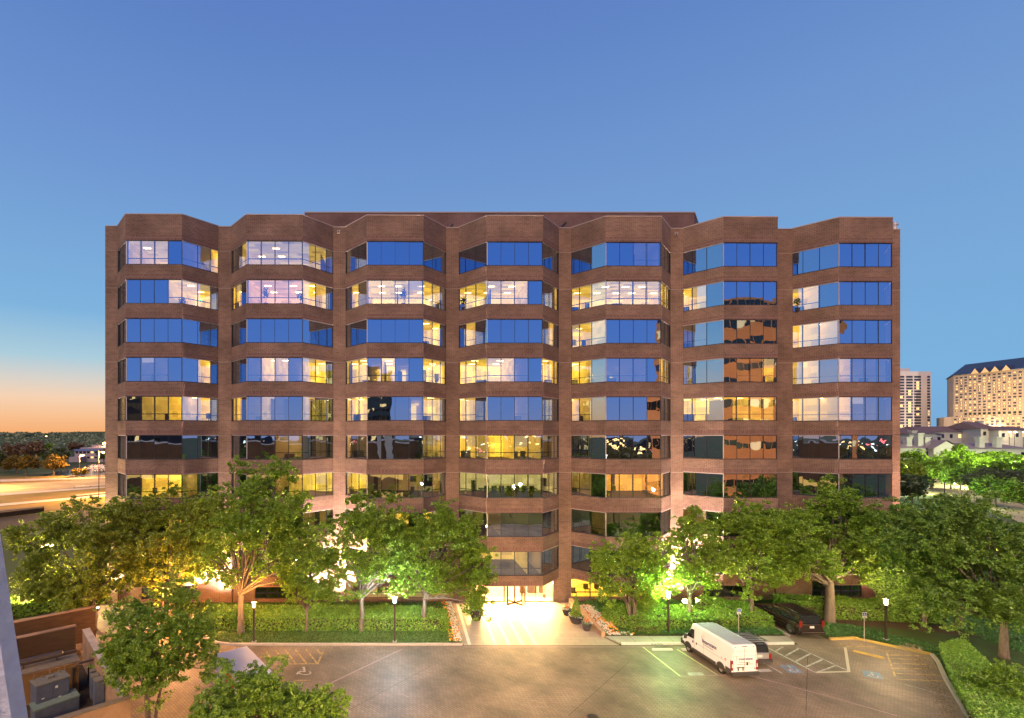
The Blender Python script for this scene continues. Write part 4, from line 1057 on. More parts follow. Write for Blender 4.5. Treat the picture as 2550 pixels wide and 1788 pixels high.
def wheel(parent, x, y, r, w, side, rim, spokes=6):
    """side -1: outer face towards -x"""
    root = MB(); n = 24
    prof = [(r * .62, -w / 2), (r * .93, -w / 2), (r, -w * .3), (r, w * .3), (r * .93, w / 2), (r * .62, w / 2)]
    rings = [[Vector((x + a, y + q * math.cos(2 * math.pi * k / n), r + q * math.sin(2 * math.pi * k / n))) for k in range(n)] for q, a in prof]
    for i in range(len(prof)):
        j = (i + 1) % len(prof)
        for k in range(n): root.face([rings[i][k], rings[i][(k + 1) % n], rings[j][(k + 1) % n], rings[j][k]])
    ty = root.build('wheel', M['tyre'], parent, local=True)
    mb = MB(); xo = x + side * w * .44; xi = x + side * w * .28
    def ring(q, xx): return [Vector((xx, y + q * math.cos(2 * math.pi * k / n), r + q * math.sin(2 * math.pi * k / n))) for k in range(n)]
    for (qa, xa, qb, xb) in ((r * .66, xo, r * .58, xo), (r * .58, xo, r * .56, xi), (r * .24, xo, r * .24, xi)):
        A, Bq = ring(qa, xa), ring(qb, xb)
        for k in range(n): mb.face([A[k], A[(k + 1) % n], Bq[(k + 1) % n], Bq[k]])
    mb.face(ring(r * .24, xo)); mb.face(ring(r * .58, xi), 1)
    for s in range(spokes):
        a = 2 * math.pi * s / spokes + .3; d = Vector((0, math.cos(a), math.sin(a))); nn = Vector((0, -math.sin(a), math.cos(a))) * r * .075
        c0 = Vector((xo, y, r))
        mb.obox(c0 + d * r * .2 - nn, d * r * .40, nn * 2, (-side * w * .08, 0, 0))
    mb.build('rim', [rim, M['tyre']], ty, local=True)
def sec(y, w, wt, zb, zm, zt, r=.10):
    """closed cross-section of a body at station y"""
    return [Vector((x, y, z)) for x, z in ((-w + .06, zb), (-w, zb + .12), (-w, zm), (-wt, zt - r), (-wt + r * .9, zt), (0, zt + .015), (wt - r * .9, zt), (wt, zt - r), (w, zm), (w, zb + .12), (w - .06, zb))]
def arch(mb, x, y, r, side, m=0):
    for i in range(10):
        a0, a1 = R(i * 18), R((i + 1) * 18)
        f = lambda a, q, xx: (xx, y + q * math.cos(a), r / 1.18 + q * math.sin(a))
        mb.face([f(a0, r, x), f(a1, r, x), f(a1, r + .09, x), f(a0, r + .09, x)], m)
        mb.face([f(a0, r + .09, x), f(a1, r + .09, x), f(a1, r + .09, x - side * .05), f(a0, r + .09, x - side * .05)], m)
        # dark well
        mb.face([f(a0, r, x - side * .002), f(a1, r, x - side * .002), f(a1, 0.0, x - side * .002), f(a0, 0.0, x - side * .002)], m + 1)
# ---- white cargo van, local frame: origin on the ground under the rear face, +y forward
rl = gd(1822, 1703)
VAN = empty('cargo_van', (22.55, 33.75, 0), R(5.5), 'long white high roof cargo van with blue and red lettering', 'van')
VAN.scale = (.95, .89, .93); VAN.location = (22.6, 33.65, 0)
b = MB(); w = .98
b.loft([sec(0.0, w, w - .10, .45, 1.30, 2.42), sec(.12, w, w - .06, .38, 1.30, 2.50), sec(1.2, w, w - .06, .38, 1.3, 2.53), sec(4.2, w, w - .06, .38, 1.3, 2.53), sec(4.55, w, w - .08, .38, 1.3, 2.47),
        sec(5.0, w, w - .20, .38, 1.28, 1.98, .2), sec(5.42, w - .01, w - .26, .38, 1.15, 1.42, .15), sec(5.75, w - .05, w - .28, .40, 1.0, 1.20, .12), sec(5.95, w - .18, w - .35, .42, .85, .98, .1)])
body = b.build('body', M['van_white'], VAN, local=True, bevel=0)
mb = MB(); mb.box(-.74, .74, .1, 4.3, 2.535, 2.55)
for i in range(7): mb.box(-.7, .7, .45 + i * .58, .55 + i * .58, 2.551, 2.565)
mb.build('roof_panel', mat('blue_grey_roof', (.42, .46, .48), .35, .5), VAN, local=True)
for yw in (1.12, 4.95):
    for s in (-1, 1):
        wheel(VAN, s * (w - .12), yw, .36, .24, s, M['rim_steel'], 8)
mb = MB()
for yw in (1.12, 4.95):
    for s in (-1, 1): arch(mb, s * (w + .006), yw, .42, s)
mb.build('wheel_arch', [M['plastic'], M['crack']], VAN, local=True)
for s in (-1, 1):
    x0_, x1_ = (-w - .02, -w + .01) if s < 0 else (w - .01, w + .02)
    for ya_, yb_, zt_ in ((1.66, 4.42, .62), (.02, .62, .80), (5.45, 5.8, .7)):
        mb = MB(); mb.box(x0_, x1_, ya_, yb_, .42, zt_); mb.build('side_cladding', M['plastic'], VAN, local=True)
mb = MB(); mb.box(-w - .01, w + .01, -.16, .03, .38, .60); mb.box(-.7, .7, -.2, -.16, .42, .50); mb.build('rear_bumper', M['plastic'], VAN, local=True)
mb = MB(); mb.box(-.9, .9, 5.85, 6.05, .35, .75); mb.build('front_bumper', M['plastic'], VAN, local=True)
# cab side windows on the slanted upper side, windscreen
def slant(s, y, z, wt_=w - .06, zt_=2.43, e=.008):
    t = (z - 1.3) / (zt_ - 1.3); return Vector((s * (w + (wt_ - w) * max(0, t) + e), y, z))
for s in (-1, 1):
    mb = MB(); mb.face([slant(s, 4.22, 1.34), slant(s, 5.15, 1.30, w - .22, 2.1, .012), slant(s, 4.95, 1.62, w - .16, 2.2, .012), slant(s, 4.62, 2.02, w - .09), slant(s, 4.22, 2.08)])
    mb.build('side_window', M['auto_glass'], VAN, local=True)
    mb = MB(); mb.box(s * (w + .02) - .02 if s > 0 else -w - .28, s * (w + .02) + .26 if s > 0 else -w, 4.95, 5.05, 1.30, 1.34); mb.box(w + .1 if s > 0 else -w - .30, w + .30 if s > 0 else -w - .1, 4.96, 5.10, 1.12, 1.5)
    mb.build('wing_mirror', M['plastic'], VAN, local=True)
    mb = MB(); xx = s * (w + .004)
    for yy in (4.16, 3.05):
        mb.face([(xx, yy, .55), (xx, yy + .018, .55), (xx, yy + .018, 1.3), (xx, yy, 1.3)])
        mb.face([slant(s, yy, 1.3), slant(s, yy + .018, 1.3), slant(s, yy + .018, 2.3), slant(s, yy, 2.3)])
    mb.build('door_seam', M['greyink'], VAN, local=True)
    mb = MB()
    for yy in (4.28, 3.85): mb.box(w - .0 if s > 0 else -w - .03, w + .03 if s > 0 else -w, yy, yy + .1, 1.02, 1.18)
    mb.build('door_handle', M['plastic'], VAN, local=True)
mb = MB(); mb.face([(-.74, 4.62, 2.44), (.74, 4.62, 2.44), (.70, 5.40, 1.47), (-.70, 5.40, 1.47)]); mb.build('windscreen', M['auto_glass'], VAN, local=True)
# rear doors: seams, lamps, plate, handle
mb = MB(); mb.box(-.008, .008, -.012, .0, .62, 2.34)
for s in (-1, 1): mb.box(s * .86 - .006, s * .86 + .006, -.010, 0, .62, 2.32)
for zz in (1.72, 1.12, .86, 2.06): mb.box(-.86, .86, -.008, -.002, zz, zz + .012)
mb.build('door_seam', M['greyink'], VAN, local=True)
for s in (-1, 1):
    mb = MB(); a, c_ = (s * .865, s * 1.0); lo_, hi_ = min(a, c_), max(a, c_)
    mb.box(lo_, hi_, -.04, .10, .72, 1.42); mb.box(lo_ + .02, hi_ - .03, -.045, -.039, .92, 1.18, 1); mb.build('tail_lamp', [M['tail'], M['clearlamp']], VAN, local=True)
mb = MB(); mb.box(-.58, -.04, -.03, 0, .90, .95); mb.box(-.52, -.44, -.03, 0, .68, .90); mb.box(-.16, -.08, -.03, 0, .68, .90); mb.build('plate_bracket', M['plastic'], VAN, local=True)
mb = MB(); mb.box(-.43, -.17, -.02, -.002, .70, .86); mb.build('number_plate', M['plate'], VAN, local=True)
mb = MB(); mb.lathe((.2, 0, 0), [(.001, 0)], 3) if False else None; mb.box(.15, .25, -.03, 0, 1.06, 1.26); mb.build('door_handle', M['crack'], VAN, local=True)
mb = MB(); mb.box(-.2, .2, -.02, .02, 2.39, 2.43); mb.box(-.72, -.64, -.02, .02, 2.36, 2.40); mb.box(.64, .72, -.02, .02, 2.36, 2.40); mb.build('brake_light', M['crack'], VAN, local=True)
# lettering: rear
def arc_mark(mb, O, ex, ez, s):
    """the red bracket at the head of the name"""
    P = [(0.22, 1.0), (0.02, .98), (0.0, .8), (0.02, .4), (.12, .12), (.28, 0)]
    for a, c_ in zip(P[:-1], P[1:]):
        A = O + ex * a[0] * s + ez * a[1] * s; C_ = O + ex * c_[0] * s + ez * c_[1] * s; d = (C_ - A).normalized(); nn = ex.cross(ez).cross(d).normalized() * .011
        mb.face([A - nn, C_ - nn, C_ + nn, A + nn])
textobj('lettering', 'Interstate', .27, (.08, -.016, 1.52), (R(90), 0, 0), M['navy'], VAN)
mb = MB(); arc_mark(mb, Vector((-.62, -.014, 1.36)), Vector((1, 0, 0)), Vector((0, 0, 1)), .34); mb.build('red_bracket', M['redink'], VAN, local=True)
def smudge(x0_, x1_, z, h, plane, m, seed, nm='small_lettering'):
    """words too small to read in the photograph: short uneven strokes"""
    r_ = random.Random(seed); mb = MB(); t = x0_
    while t < x1_:
        l_ = r_.uniform(.02, .055)
        a, c_ = plane(t, z - h * r_.uniform(.3, .5)), plane(min(t + l_, x1_), z - h * .4); d_ = plane(min(t + l_, x1_), z + h * r_.uniform(.3, .5)); e_ = plane(t, z + h * .4)
        mb.face([a, c_, d_, e_]); t += l_ + .012
    mb.build(nm, m, VAN, local=True)
rear = lambda a, z: Vector((a, -.013, z))
smudge(-.38, .42, 1.27, .055, rear, M['greyink'], 1); smudge(-.55, .62, 1.15, .03, rear, M['greyink'], 2)
side = lambda a, z: Vector((-w - .006, 3.9 - a, z))
def sideup(a, z): q = slant(-1, 3.9 - a, z, e=.01); return q
textobj('lettering', 'Interstate', .42, (-w + .01 - .045, 2.35, 1.66), (R(90), R(-3.2), R(-90)), M['navy'], VAN)
mb = MB(); O = slant(-1, 3.28, 1.48, e=.012); mb2 = arc_mark(mb, O, Vector((0, -1, 0)), Vector((.05, 0, 1)), .5); mb.build('red_bracket', M['redink'], VAN, local=True)
smudge(.85, 1.95, 1.38, .07, sideup, M['greyink'], 3); smudge(.1, 3.05, 1.14, .035, side, M['greyink'], 4)
mb = MB()
mb.face([Vector((-w - .007, .62 + .09 * math.cos(a * .6283), 1.25 + .1 * math.sin(a * .6283))) for a in range(10)]); mb.face([Vector((-w - .009, .62 + .045 * math.cos(a * .6283), 1.22 + .06 * math.sin(a * .6283))) for a in range(10)], 1)
mb.build('round_emblem', [M['redink'], M['plate']], VAN, local=True)
mb = MB(); mb.face([(.70, -.012, .80), (.77, -.012, .73), (.84, -.012, .80), (.77, -.012, .87)]); mb.face([(.74, -.014, .80), (.77, -.014, .77), (.80, -.014, .80), (.77, -.014, .83)], 1); mb.build('diamond_emblem', [M['navy'], M['plate']], VAN, local=True)
mb = MB(); mb.box(-w - .008, -w, .98, 1.06, 1.23, 1.29); mb.build('side_marker', mat('amber_marker', (.5, .2, .02)), VAN, local=True)

# ---- generic wagon body used for the two cars
def wagon(label, loc, rz, L, w, h, belt, paint, rack, plate_z, dark):
    root = empty('parked_car', loc, rz, label, 'car', 'cars parked by the trees')
    b = MB(); zr = h
    b.loft([sec(0, w - .05, w - .20, .42, belt * .55, belt, .08), sec(.10, w, w - .10, .32, belt * .7, belt, .06), sec(L - 1.55, w, w - .07, .30, belt * .7, belt, .06), sec(L - .9, w, w - .09, .30, belt * .7, belt - .04, .08), sec(L - .25, w - .05, w - .18, .34, belt * .6, belt - .14, .1), sec(L, w - .22, w - .32, .40, belt * .5, belt - .34, .08)])
    b.build('body', paint, root, local=True)
    g = MB(); wt = w - .19
    g.loft([sec(.12, w - .10, wt, belt - .02, belt + .02, zr - .12, .08), sec(.45, w - .09, wt, belt - .02, belt + .02, zr - .02, .08), sec(L - 2.7, w - .09, wt, belt - .02, belt + .02, zr - .02, .08), sec(L - 2.25, w - .09, wt + .01, belt - .02, belt + .02, zr - .16, .08), sec(L - 1.45, w - .10, w - .16, belt - .02, belt, belt + .03, .01)])
    g.build('cabin_glass', M['auto_glass'], root, local=True)
    rf = MB(); rf.box(-wt + .02, wt - .02, .30, L - 2.6, zr - .005, zr + .02)
    # pillars lie on the slanted glass
    for s in (-1, 1):
        def on(y, z, e=.012):
            t = (z - belt - .02) / (zr - .10 - belt - .02); return Vector((s * (w - .09 + (wt - w + .09) * t + e), y, z))
        for y0_ in (.16, 1.12, 2.2, L - 2.62):
            rf.face([on(y0_, belt + .01), on(y0_ + .11, belt + .01), on(y0_ + .11, zr - .1), on(y0_, zr - .1)])
        rf.face([on(.14, zr - .17), on(L - 2.4, zr - .17), on(L - 2.4, zr - .08), on(.14, zr - .08)])
    rf.build('roof', paint, root, local=True)
    for yw in (.98, L - 1.0):
        for s in (-1, 1): wheel(root, s * (w - .12), yw, .39 if dark else .36, .25, s, M['rim'], 7)
    mb = MB()
    for yw in (.98, L - 1.0):
        for s in (-1, 1): arch(mb, s * (w + .006), yw, .44, s)
    mb.build('wheel_arch', [paint if dark else M['plastic'], M['crack']], root, local=True)
    mb = MB(); mb.box(-w + .02, w - .02, -.14, .04, .40, .62); mb.build('rear_bumper', M['plastic'] if not dark else paint, root, local=True)
    for s in (-1, 1):
        mb = MB(); a, c_ = s * (w - .19), s * (w - .02); zb_, zt_ = (.95, 1.42) if dark else (.62, .95); mb.box(min(a, c_), max(a, c_), -.03, .1, zb_, min(zt_, belt + .35)); mb.build('tail_lamp', M['tail'], root, local=True)
    mb = MB(); mb.box(-.17, .17, -.03, .0, plate_z, plate_z + .17); mb.build('number_plate', M['plate'], root, local=True)
    tr_ = MB()
    if dark:
        tr_.box(-w + .1, w - .1, -.16, -.14, .56, .60); tr_.box(-w + .12, w - .12, -.02, 0.0, belt - .03, belt + .01)
        for s in (-1, 1):
            for (z_, ya, yb_) in ((.46, 1.5, L - 1.5), (.74, 1.5, L - 1.6), (belt - .02, .3, L - 1.7)):
                x_ = s * (w + .012); tr_.box(min(x_, x_ - s * .02), max(x_, x_ - s * .02), ya, yb_, z_, z_ + .035)
        for s in (-1, 1): tr_.tube([(s * (wt - .08), .5, zr + .05), (s * (wt - .06), 1.5, zr + .09), (s * (wt - .06), L - 2.9, zr + .06)], .025, 6)
        tr_.build('chrome_trim', M['chrome'], root, local=True)
    else:
        for s in (-1, 1): tr_.tube([(s * (wt), .2, zr + .12), (s * wt, L - 2.4, zr + .12)], .022, 6)
        for q in range(6): tr_.tube([(-wt, .3 + q * (L - 3) / 5, zr + .12), (wt, .3 + q * (L - 3) / 5, zr + .12)], .022, 6)
        for s in (-1, 1):
            for q in range(3): tr_.tube([(s * wt, .4 + q * (L - 3.2) / 2, zr), (s * wt, .4 + q * (L - 3.2) / 2, zr + .13)], .02, 5)
        tr_.build('roof_rack', M['plastic'], root, local=True)
    rw = MB(); rw.face([(-w + .26, .098, belt + .04), (w - .26, .098, belt + .04), (wt - .12, .105, zr - .17), (-wt + .12, .105, zr - .17)]); rw.build('rear_window', M['auto_glass'], root, local=True)
    return root
wagon('long black shiny estate car with chrome trim on the side driveway', (32.5, 40.35, 0), R(1.0), 5.6, 1.0, 1.85, 1.15, M['black_paint'], True, .86, True)
wagon('silver boxy car with black roof rack parked right of the cargo van', (24.85, 35.4, 0), R(3), 4.5, .86, 1.68, 1.02, M['silver_paint'], True, .74, False)

# ---- box truck half hidden by the foreground trees
TR = empty('box_truck', (-11.0, 31.8, 0), math.atan2(-.593, -.804), 'white box truck with purple and orange lettering half hidden by trees', 'truck')
# local frame: +y is the truck's forward direction, origin under the rear doors
mb = MB(); mb.box(-.95, .95, 0, 4.3, .75, 2.75); mb.box(-.97, .97, -.02, 4.32, 2.75, 2.80); mb.box(-.97, -.93, -.03, .03, .75, 2.75); mb.box(.93, .97, -.03, .03, .75, 2.75)
mb.build('cargo_box', noise_mat('truck_box_paint', (.66, .66, .68), (.74, .74, .76), 1.2, rough=.4, spec=.5), TR, local=True)
mb = MB(); mb.loft([sec(4.4, .9, .80, .5, 1.3, 2.1), sec(5.1, .9, .74, .5, 1.3, 2.05), sec(5.6, .9, .82, .5, 1.15, 1.35), sec(6.3, .82, .7, .5, .95, 1.1)]); mb.build('cab', M['van_white'], TR, local=True)
mb = MB(); mb.face([(-.7, 5.16, 1.98), (.7, 5.16, 1.98), (.75, 5.55, 1.42), (-.75, 5.55, 1.42)]); mb.build('windscreen', M['auto_glass'], TR, local=True)
mb = MB(); mb.box(-.5, .5, .1, 6.0, .45, .72); mb.build('chassis', M['plastic'], TR, local=True)
for yw in (.95, 5.5):
    for s in (-1, 1): wheel(TR, s * .8, yw, .38, .24, s, M['rim_steel'], 6)
for s, x_ in ((-1, -.956), (1, .956)):
    mb = MB()
    def SP(a, z, e=0): return Vector((x_ + s * e, a, z))
    # orange panel near the top and the purple shapes of a word below it
    mb.face([SP(2.0, 2.55), SP(3.6, 2.55), SP(3.4, 1.9), SP(1.9, 1.9)], 0); mb.face([SP(2.3, 1.7), SP(3.2, 1.7), SP(3.2, 1.2), SP(2.3, 1.2)], 0)
    for i_, a_ in enumerate((.5, 1.0, 1.5, 2.05, 2.6, 3.1)):
        mb.face([SP(a_, 1.85, .003), SP(a_ + .14, 1.85, .003), SP(a_ + .14, 1.25, .003), SP(a_, 1.25, .003)], 1)
        for q_ in range(8):
            t0, t1 = R(q_ * 45), R(q_ * 45 + 45); c0_, c1_ = a_ + .25, 1.5
            mb.face([SP(c0_ + .2 * math.cos(t0), c1_ + .2 * math.sin(t0), .003), SP(c0_ + .2 * math.cos(t1), c1_ + .2 * math.sin(t1), .003), SP(c0_ + .11 * math.cos(t1), c1_ + .11 * math.sin(t1), .003), SP(c0_ + .11 * math.cos(t0), c1_ + .11 * math.sin(t0), .003)], 1)
    mb.build('side_graphic', [mat('orange_red_panel', (.75, .10, .02)), mat('purple_lettering', (.07, .02, .09))], TR, local=True)
# ================================================================ service yard at the lower left
M['tan_wall'] = noise_mat('tan_stucco', (.34, .21, .12), (.42, .27, .16), 2.5, c3=(.25, .16, .10), scale2=.6)
M['dark_cap'] = noise_mat('dark_brown_cap', (.16, .13, .09), (.24, .19, .13), 4)  # darker brown tone for the yard's cap and lid
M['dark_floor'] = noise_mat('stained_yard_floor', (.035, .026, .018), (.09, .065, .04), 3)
M['wood'] = noise_mat('shaded_weathered_timber', (.05, .03, .016), (.10, .058, .028), 3, stretch=(.4, .4, 4))  # timber darkened, shade at the back of the yard painted into it
ea, eb = Vector((.65, -.76, 0)), Vector((.76, .65, 0)); UZ = Vector((0, 0, 1))
def yard_wall(name, label, cat, o, d, L, th, z0, z1, m, cap=None):
    mb = MB(); mb.obox(o + UZ * z0, d * L, th, UZ * (z1 - z0))
    if cap: mb.obox(o + UZ * z1 - d * .03 - th * .06, d * (L + .06), th * 1.12, UZ * .07, 1)
    return tag(mb.build(name, [m, cap or m]), label, cat)
W0 = gd(205.7, 1568, 2.5); W0.z = 0; W1 = gd(300, 1738, 2.5); W1.z = 0
dw = (W1 - W0).normalized(); nb = Vector((-dw.y, dw.x, 0)); LW = (W1 - W0).length
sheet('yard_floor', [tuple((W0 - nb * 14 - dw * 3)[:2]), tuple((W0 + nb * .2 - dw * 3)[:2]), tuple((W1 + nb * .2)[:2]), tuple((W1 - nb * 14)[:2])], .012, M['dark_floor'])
yard_wall('yard_wall', 'tan masonry wall running back along the right of the service yard', 'wall', W0, dw, LW, nb * .42, 0, 2.45, M['tan_wall'], M['conc'])
yard_wall('yard_wall', 'tan masonry wall across the front of the service yard at the bottom edge', 'wall', W1 + dw * .01 - nb * 13, nb, 13.4, dw * .36, 0, 2.45, M['tan_wall'], M['dark_cap'])
P0 = gd(40, 1556, 2.5); P0.z = 0
yard_wall('yard_wall', 'tan wall with pale cap at the back of the service yard', 'wall', W0 - dw * 1.6 - nb * 14, nb, 13.8, -dw * .4, 0, 2.3, M['wood'], M['tan_wall'])  # wall takes the dark timber colour, painting in its shade
q0 = gd(197, 1566, 1.7); q0.z = 0
yard_wall('ledge', 'low timber clad ledge behind the tan generator box', 'ledge', q0 - nb * 12, nb, 11.7, -dw * .5, 0, 1.6, M['wood'], M['wood'])
yard_wall('retaining_wall', 'long dark retaining wall with pale cap beyond the service yard', 'wall', W0 - dw * 4.4 - nb * 14, nb, 15.5, -dw * .35, 0, 2.6, M['wood'], M['tan_wall'])
# generator
g0 = gd(188, 1625, 2.1); g0.z = 0
GEN = empty('generator', tuple(g0 - nb * 3), 0, 'long tan generator box with a black exhaust cylinder on top', 'generator')
mb = MB(); mb.obox(g0 - nb * 7 + UZ * .1, nb * 7, dw * 1.3, UZ * 1.9)
for i in range(9): mb.obox(g0 - nb * (.78 * i + .7) + dw * 1.3 + UZ * .2, nb * .70, dw * .03, UZ * 1.7, 1)
mb.build('housing', [M['tan_wall'], noise_mat('tan_metal_panel', (.20, .11, .04), (.25, .14, .05), 2, rough=.5)], GEN)
mb = MB(); mb.obox(g0 - nb * 7.05 - dw * .05 + UZ * 2.0, nb * 7.1, dw * 1.42, UZ * .06); mb.build('lid', M['dark_cap'], GEN)
mb = MB(); t0 = g0 - nb * .5 + dw * .5 + UZ * 2.45; mb.tube([t0 - nb * 2.7, t0 - nb * 2.6, t0 - nb * .3, t0 - nb * .2], [.1, .2, .2, .1], 12); mb.tube([t0 - nb * .2, t0 + nb * .5], .07, 8); mb.tube([t0 - nb * 2.7, t0 - nb * 3.1, t0 - nb * 3.2 - UZ * .4], .07, 8)
for s in (.6, 2.3): mb.obox(t0 - nb * s - dw * .12 - UZ * .42, nb * .08, dw * .24, UZ * .3)
mb.build('exhaust', M['post'], GEN)
# transformer cabinet
c0 = gd(90, 1712, 1.9); c1 = gd(173, 1685, 1.9); c0.z = c1.z = 0; dx_ = (c1 - c0); L_ = dx_.length; dx_.normalize(); dn = Vector((-dx_.y, dx_.x, 0))
T = empty('transformer_cabinet', tuple(c0 + dx_ * .8), 0, 'blue grey two door transformer cabinet in the service yard', 'electrical cabinet')
M['cab'] = noise_mat('blue_grey_cabinet', (.075, .095, .14), (.11, .13, .18), 3, rough=.5); M['cab_top'] = noise_mat('dusty_top', (.15, .135, .10), (.22, .20, .145), 4)
mb = MB(); mb.obox(c0 + UZ * .05, dx_ * L_, dn * 1.1, UZ * 1.85); mb.build('housing', M['cab'], T)
mb = MB(); mb.obox(c0 - dx_ * .04 - dn * .04 + UZ * 1.9, dx_ * (L_ + .08), dn * 1.18, UZ * .06); mb.obox(c0 + dx_ * .7 + dn * .45 + UZ * 1.96, dx_ * .3, dn * .25, UZ * .14)
for i in range(4): mb.lathe(tuple(c0 + dx_ * (.15 + i * .42) + dn * .98 + UZ * 1.95), [(.05, 0), (.05, .1), (.03, .14)], 8)
mb.build('top_plate', M['cab_top'], T)
for s in (0, 1):
    mb = MB(); mb.obox(c0 + dx_ * (.03 + s * (L_ / 2)) - dn * .03 + UZ * .15, dx_ * (L_ / 2 - .06), dn * .03, UZ * 1.65)
    d_ = mb.build('door', M['cab'], T)
    mb = MB(); mb.obox(c0 + dx_ * (.25 + s * (L_ / 2)) - dn * .036 + UZ * (1.1 - s * .2), dx_ * .14, dn * .004, UZ * .07); mb.obox(c0 + dx_ * (.1 + s * (L_ / 2)) - dn * .036 + UZ * (.5 + s * 1.0), dx_ * .13, dn * .004, UZ * .14); mb.build('sticker', M['kerb_w'], d_)
g1 = gd(84, 1775, .75); mb = MB(); mb.obox(g1 + UZ * 0, dx_ * 2.3, dn * .9 + UZ * .12, UZ * .1); mb.obox(Vector((g1.x, g1.y, 0)) + dx_ * .05, dx_ * 2.2, dn * .8, UZ * .72, 1)
tag(mb.build('utility_box', [noise_mat('pale_green_lid', (.13, .18, .15), (.18, .23, .19), 3), M['cab']]), 'pale green lidded utility box in front of the transformer cabinet', 'utility box')
for i, (t, zt_, w_) in enumerate(((5.0, 1.5, .3), (6.2, 1.7, .45), (7.6, 2.0, .5))):
    o = W0 + dw * t - nb * (.05 + w_); mb = MB(); mb.obox(o + UZ * (zt_ - 1.0 - i * .3), dw * (.4 + .1 * i), nb * w_, UZ * (1.0 + i * .3)); mb.obox(o + UZ * zt_ - dw * .02, dw * (.44 + .1 * i), nb * w_, UZ * .05, 1)
    tag(mb.build('switch_box', [M['cab'], M['cab_top']]), ('small grey switch box fixed high on the yard wall, farthest of three', 'middle grey switch box on the yard wall', 'tall grey switch box on the yard wall nearest the bottom edge')[i], 'switch box')
# pale stucco fin of the building the photograph is taken from
M['stucco'] = noise_mat('white_stucco', (.60, .60, .62), (.74, .74, .76), 9, bump=.8, detail=8)
mb = MB()
def finx(z): return -1.951 - (z - 15.04) * .151
zs = (11.0, 18.6)
for (xa, xb, ya, yb_) in ((-1.0, 0.0, 2.5, 2.6), (-1.3, -.07, 2.45, 2.5)):
    lo = [(finx(zs[0]) + xa, ya), (finx(zs[0]) + xb, ya), (finx(zs[0]) + xb, yb_), (finx(zs[0]) + xa, yb_)]; hi = [(finx(zs[1]) + xa, ya), (finx(zs[1]) + xb, ya), (finx(zs[1]) + xb, yb_), (finx(zs[1]) + xa, yb_)]
    L2 = [Vector((x, y, zs[0])) for x, y in lo]; H2 = [Vector((x, y, zs[1])) for x, y in hi]
    for i in range(4): mb.face([L2[i], L2[(i + 1) % 4], H2[(i + 1) % 4], H2[i]])
    mb.face(H2); mb.face(L2[::-1])
tag(mb.build('stucco_fin', M['stucco']), 'leaning white stucco fin cut off by the left edge of the picture', 'pillar')

# ================================================================ what the windows mirror, behind the camera
M['garage_brick'] = noise_mat('garage_brick', (.12, .07, .045), (.17, .10, .065), 1.0)
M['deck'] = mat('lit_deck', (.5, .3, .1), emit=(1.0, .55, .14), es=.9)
GA = empty('parking_garage', (-28, -10, 0), 0, 'brown brick parking garage with sodium lit decks facing the office building', 'building')
mb = MB()
for i, (z0_, z1_) in enumerate(((0, .9), (2.2, 4.6), (5.9, 8.4), (9.7, 14.6))): mb.box(-60, 2, 1.2, 1.8, z0_, z1_)
for i in range(9): mb.box(-60 + i * 7.6, -59.2 + i * 7.6, .9, 1.2, 0, 14.4)
mb.box(-60, 2, -25, -24.5, 0, 14.6); mb.build('wall', M['garage_brick'], GA)
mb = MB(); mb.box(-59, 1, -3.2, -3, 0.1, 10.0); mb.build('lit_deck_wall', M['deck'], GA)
mb = MB(); mb.box(-60, 2, -24.5, 1.2, 14.0, 14.4)
for z_ in (3.9, 7.6): mb.box(-60, 2, -24.5, 1.2, z_ - .3, z_)
mb.build('deck_slab', M['conc'], GA)
def strip_tower(name, label, x0_, x1_, y0_, y1_, h, fp, wm, lit, frac, seed, wh=.5, m_dark=None, bay=2.2):
    root = empty(name, ((x0_ + x1_) / 2, (y0_ + y1_) / 2, 0), 0, label, 'building')
    mb = MB(); mb.box(x0_, x1_, y0_, y1_, 0, h); mb.build('wall', wm, root)
    r_ = random.Random(seed); n = int(h / fp)
    for k in range(n):
        mb = MB(); z0_ = k * fp + fp * (1 - wh) * .8; z1_ = z0_ + fp * wh
        x = x0_ + .8
        while x < x1_ - bay:
            mb.box(x, x + bay - .25, y1_ + .02, y1_ + .06, z0_, z1_, 1 if r_.random() < frac else 0); x += bay
        y = y0_ + .8
        while y < y1_ - bay:
            mb.box(x0_ - .06, x0_ - .02, y, y + bay - .25, z0_, z1_, 1 if r_.random() < frac else 0); y += bay
        mb.build('window', [m_dark or M['auto_glass'], lit], root)
    return root
M['orange_brick'] = noise_mat('orange_brick', (.62, .30, .13), (.70, .36, .17), .6)
M['win_warm'] = mat('lit_window', (.5, .4, .2), emit=(1.0, .60, .22), es=1.5)
M['win_dim'] = mat('dim_lit_window', (.3, .25, .2), emit=(1.0, .7, .35), es=.9)
OT = strip_tower('brick_office_tower', 'orange brick office tower with strip windows standing behind the viewpoint', 71, 112, -50, -32, 51, 5.1, M['orange_brick'], M['win_dim'], .12, 5, wh=.36)
for (lx, ly, pw) in ((46, -20, 55000), (92, -8, 70000)):
    root = empty('street_lamp', (lx, ly, 0), 0, 'tall sodium street lamp in front of the orange tower, ' + ('nearer the garage' if lx < 70 else 'farther from the garage'), 'street lamp', 'sodium street lamps')
    mb = MB(); mb.tube([(lx, ly, 0), (lx, ly, 12)], .15, 8); mb.box(lx - .3, lx + .3, ly - 1.2, ly, 12, 12.2); mb.build('pole', M['post'], root)
    l = bpy.data.lights.new('sodium_lamp', 'SPOT'); l.energy = pw; l.color = (1, .42, .12); l.spot_size = R(150); l.spot_blend = .8; l.shadow_soft_size = .4
    o = bpy.data.objects.new('sodium_lamp', l); COL.objects.link(o); o.parent = root; o.location = (0, -1.2, 11.6); o.rotation_euler = Vector((83 - lx, -40 - ly, 14)).to_track_quat('-Z', 'Y').to_euler()
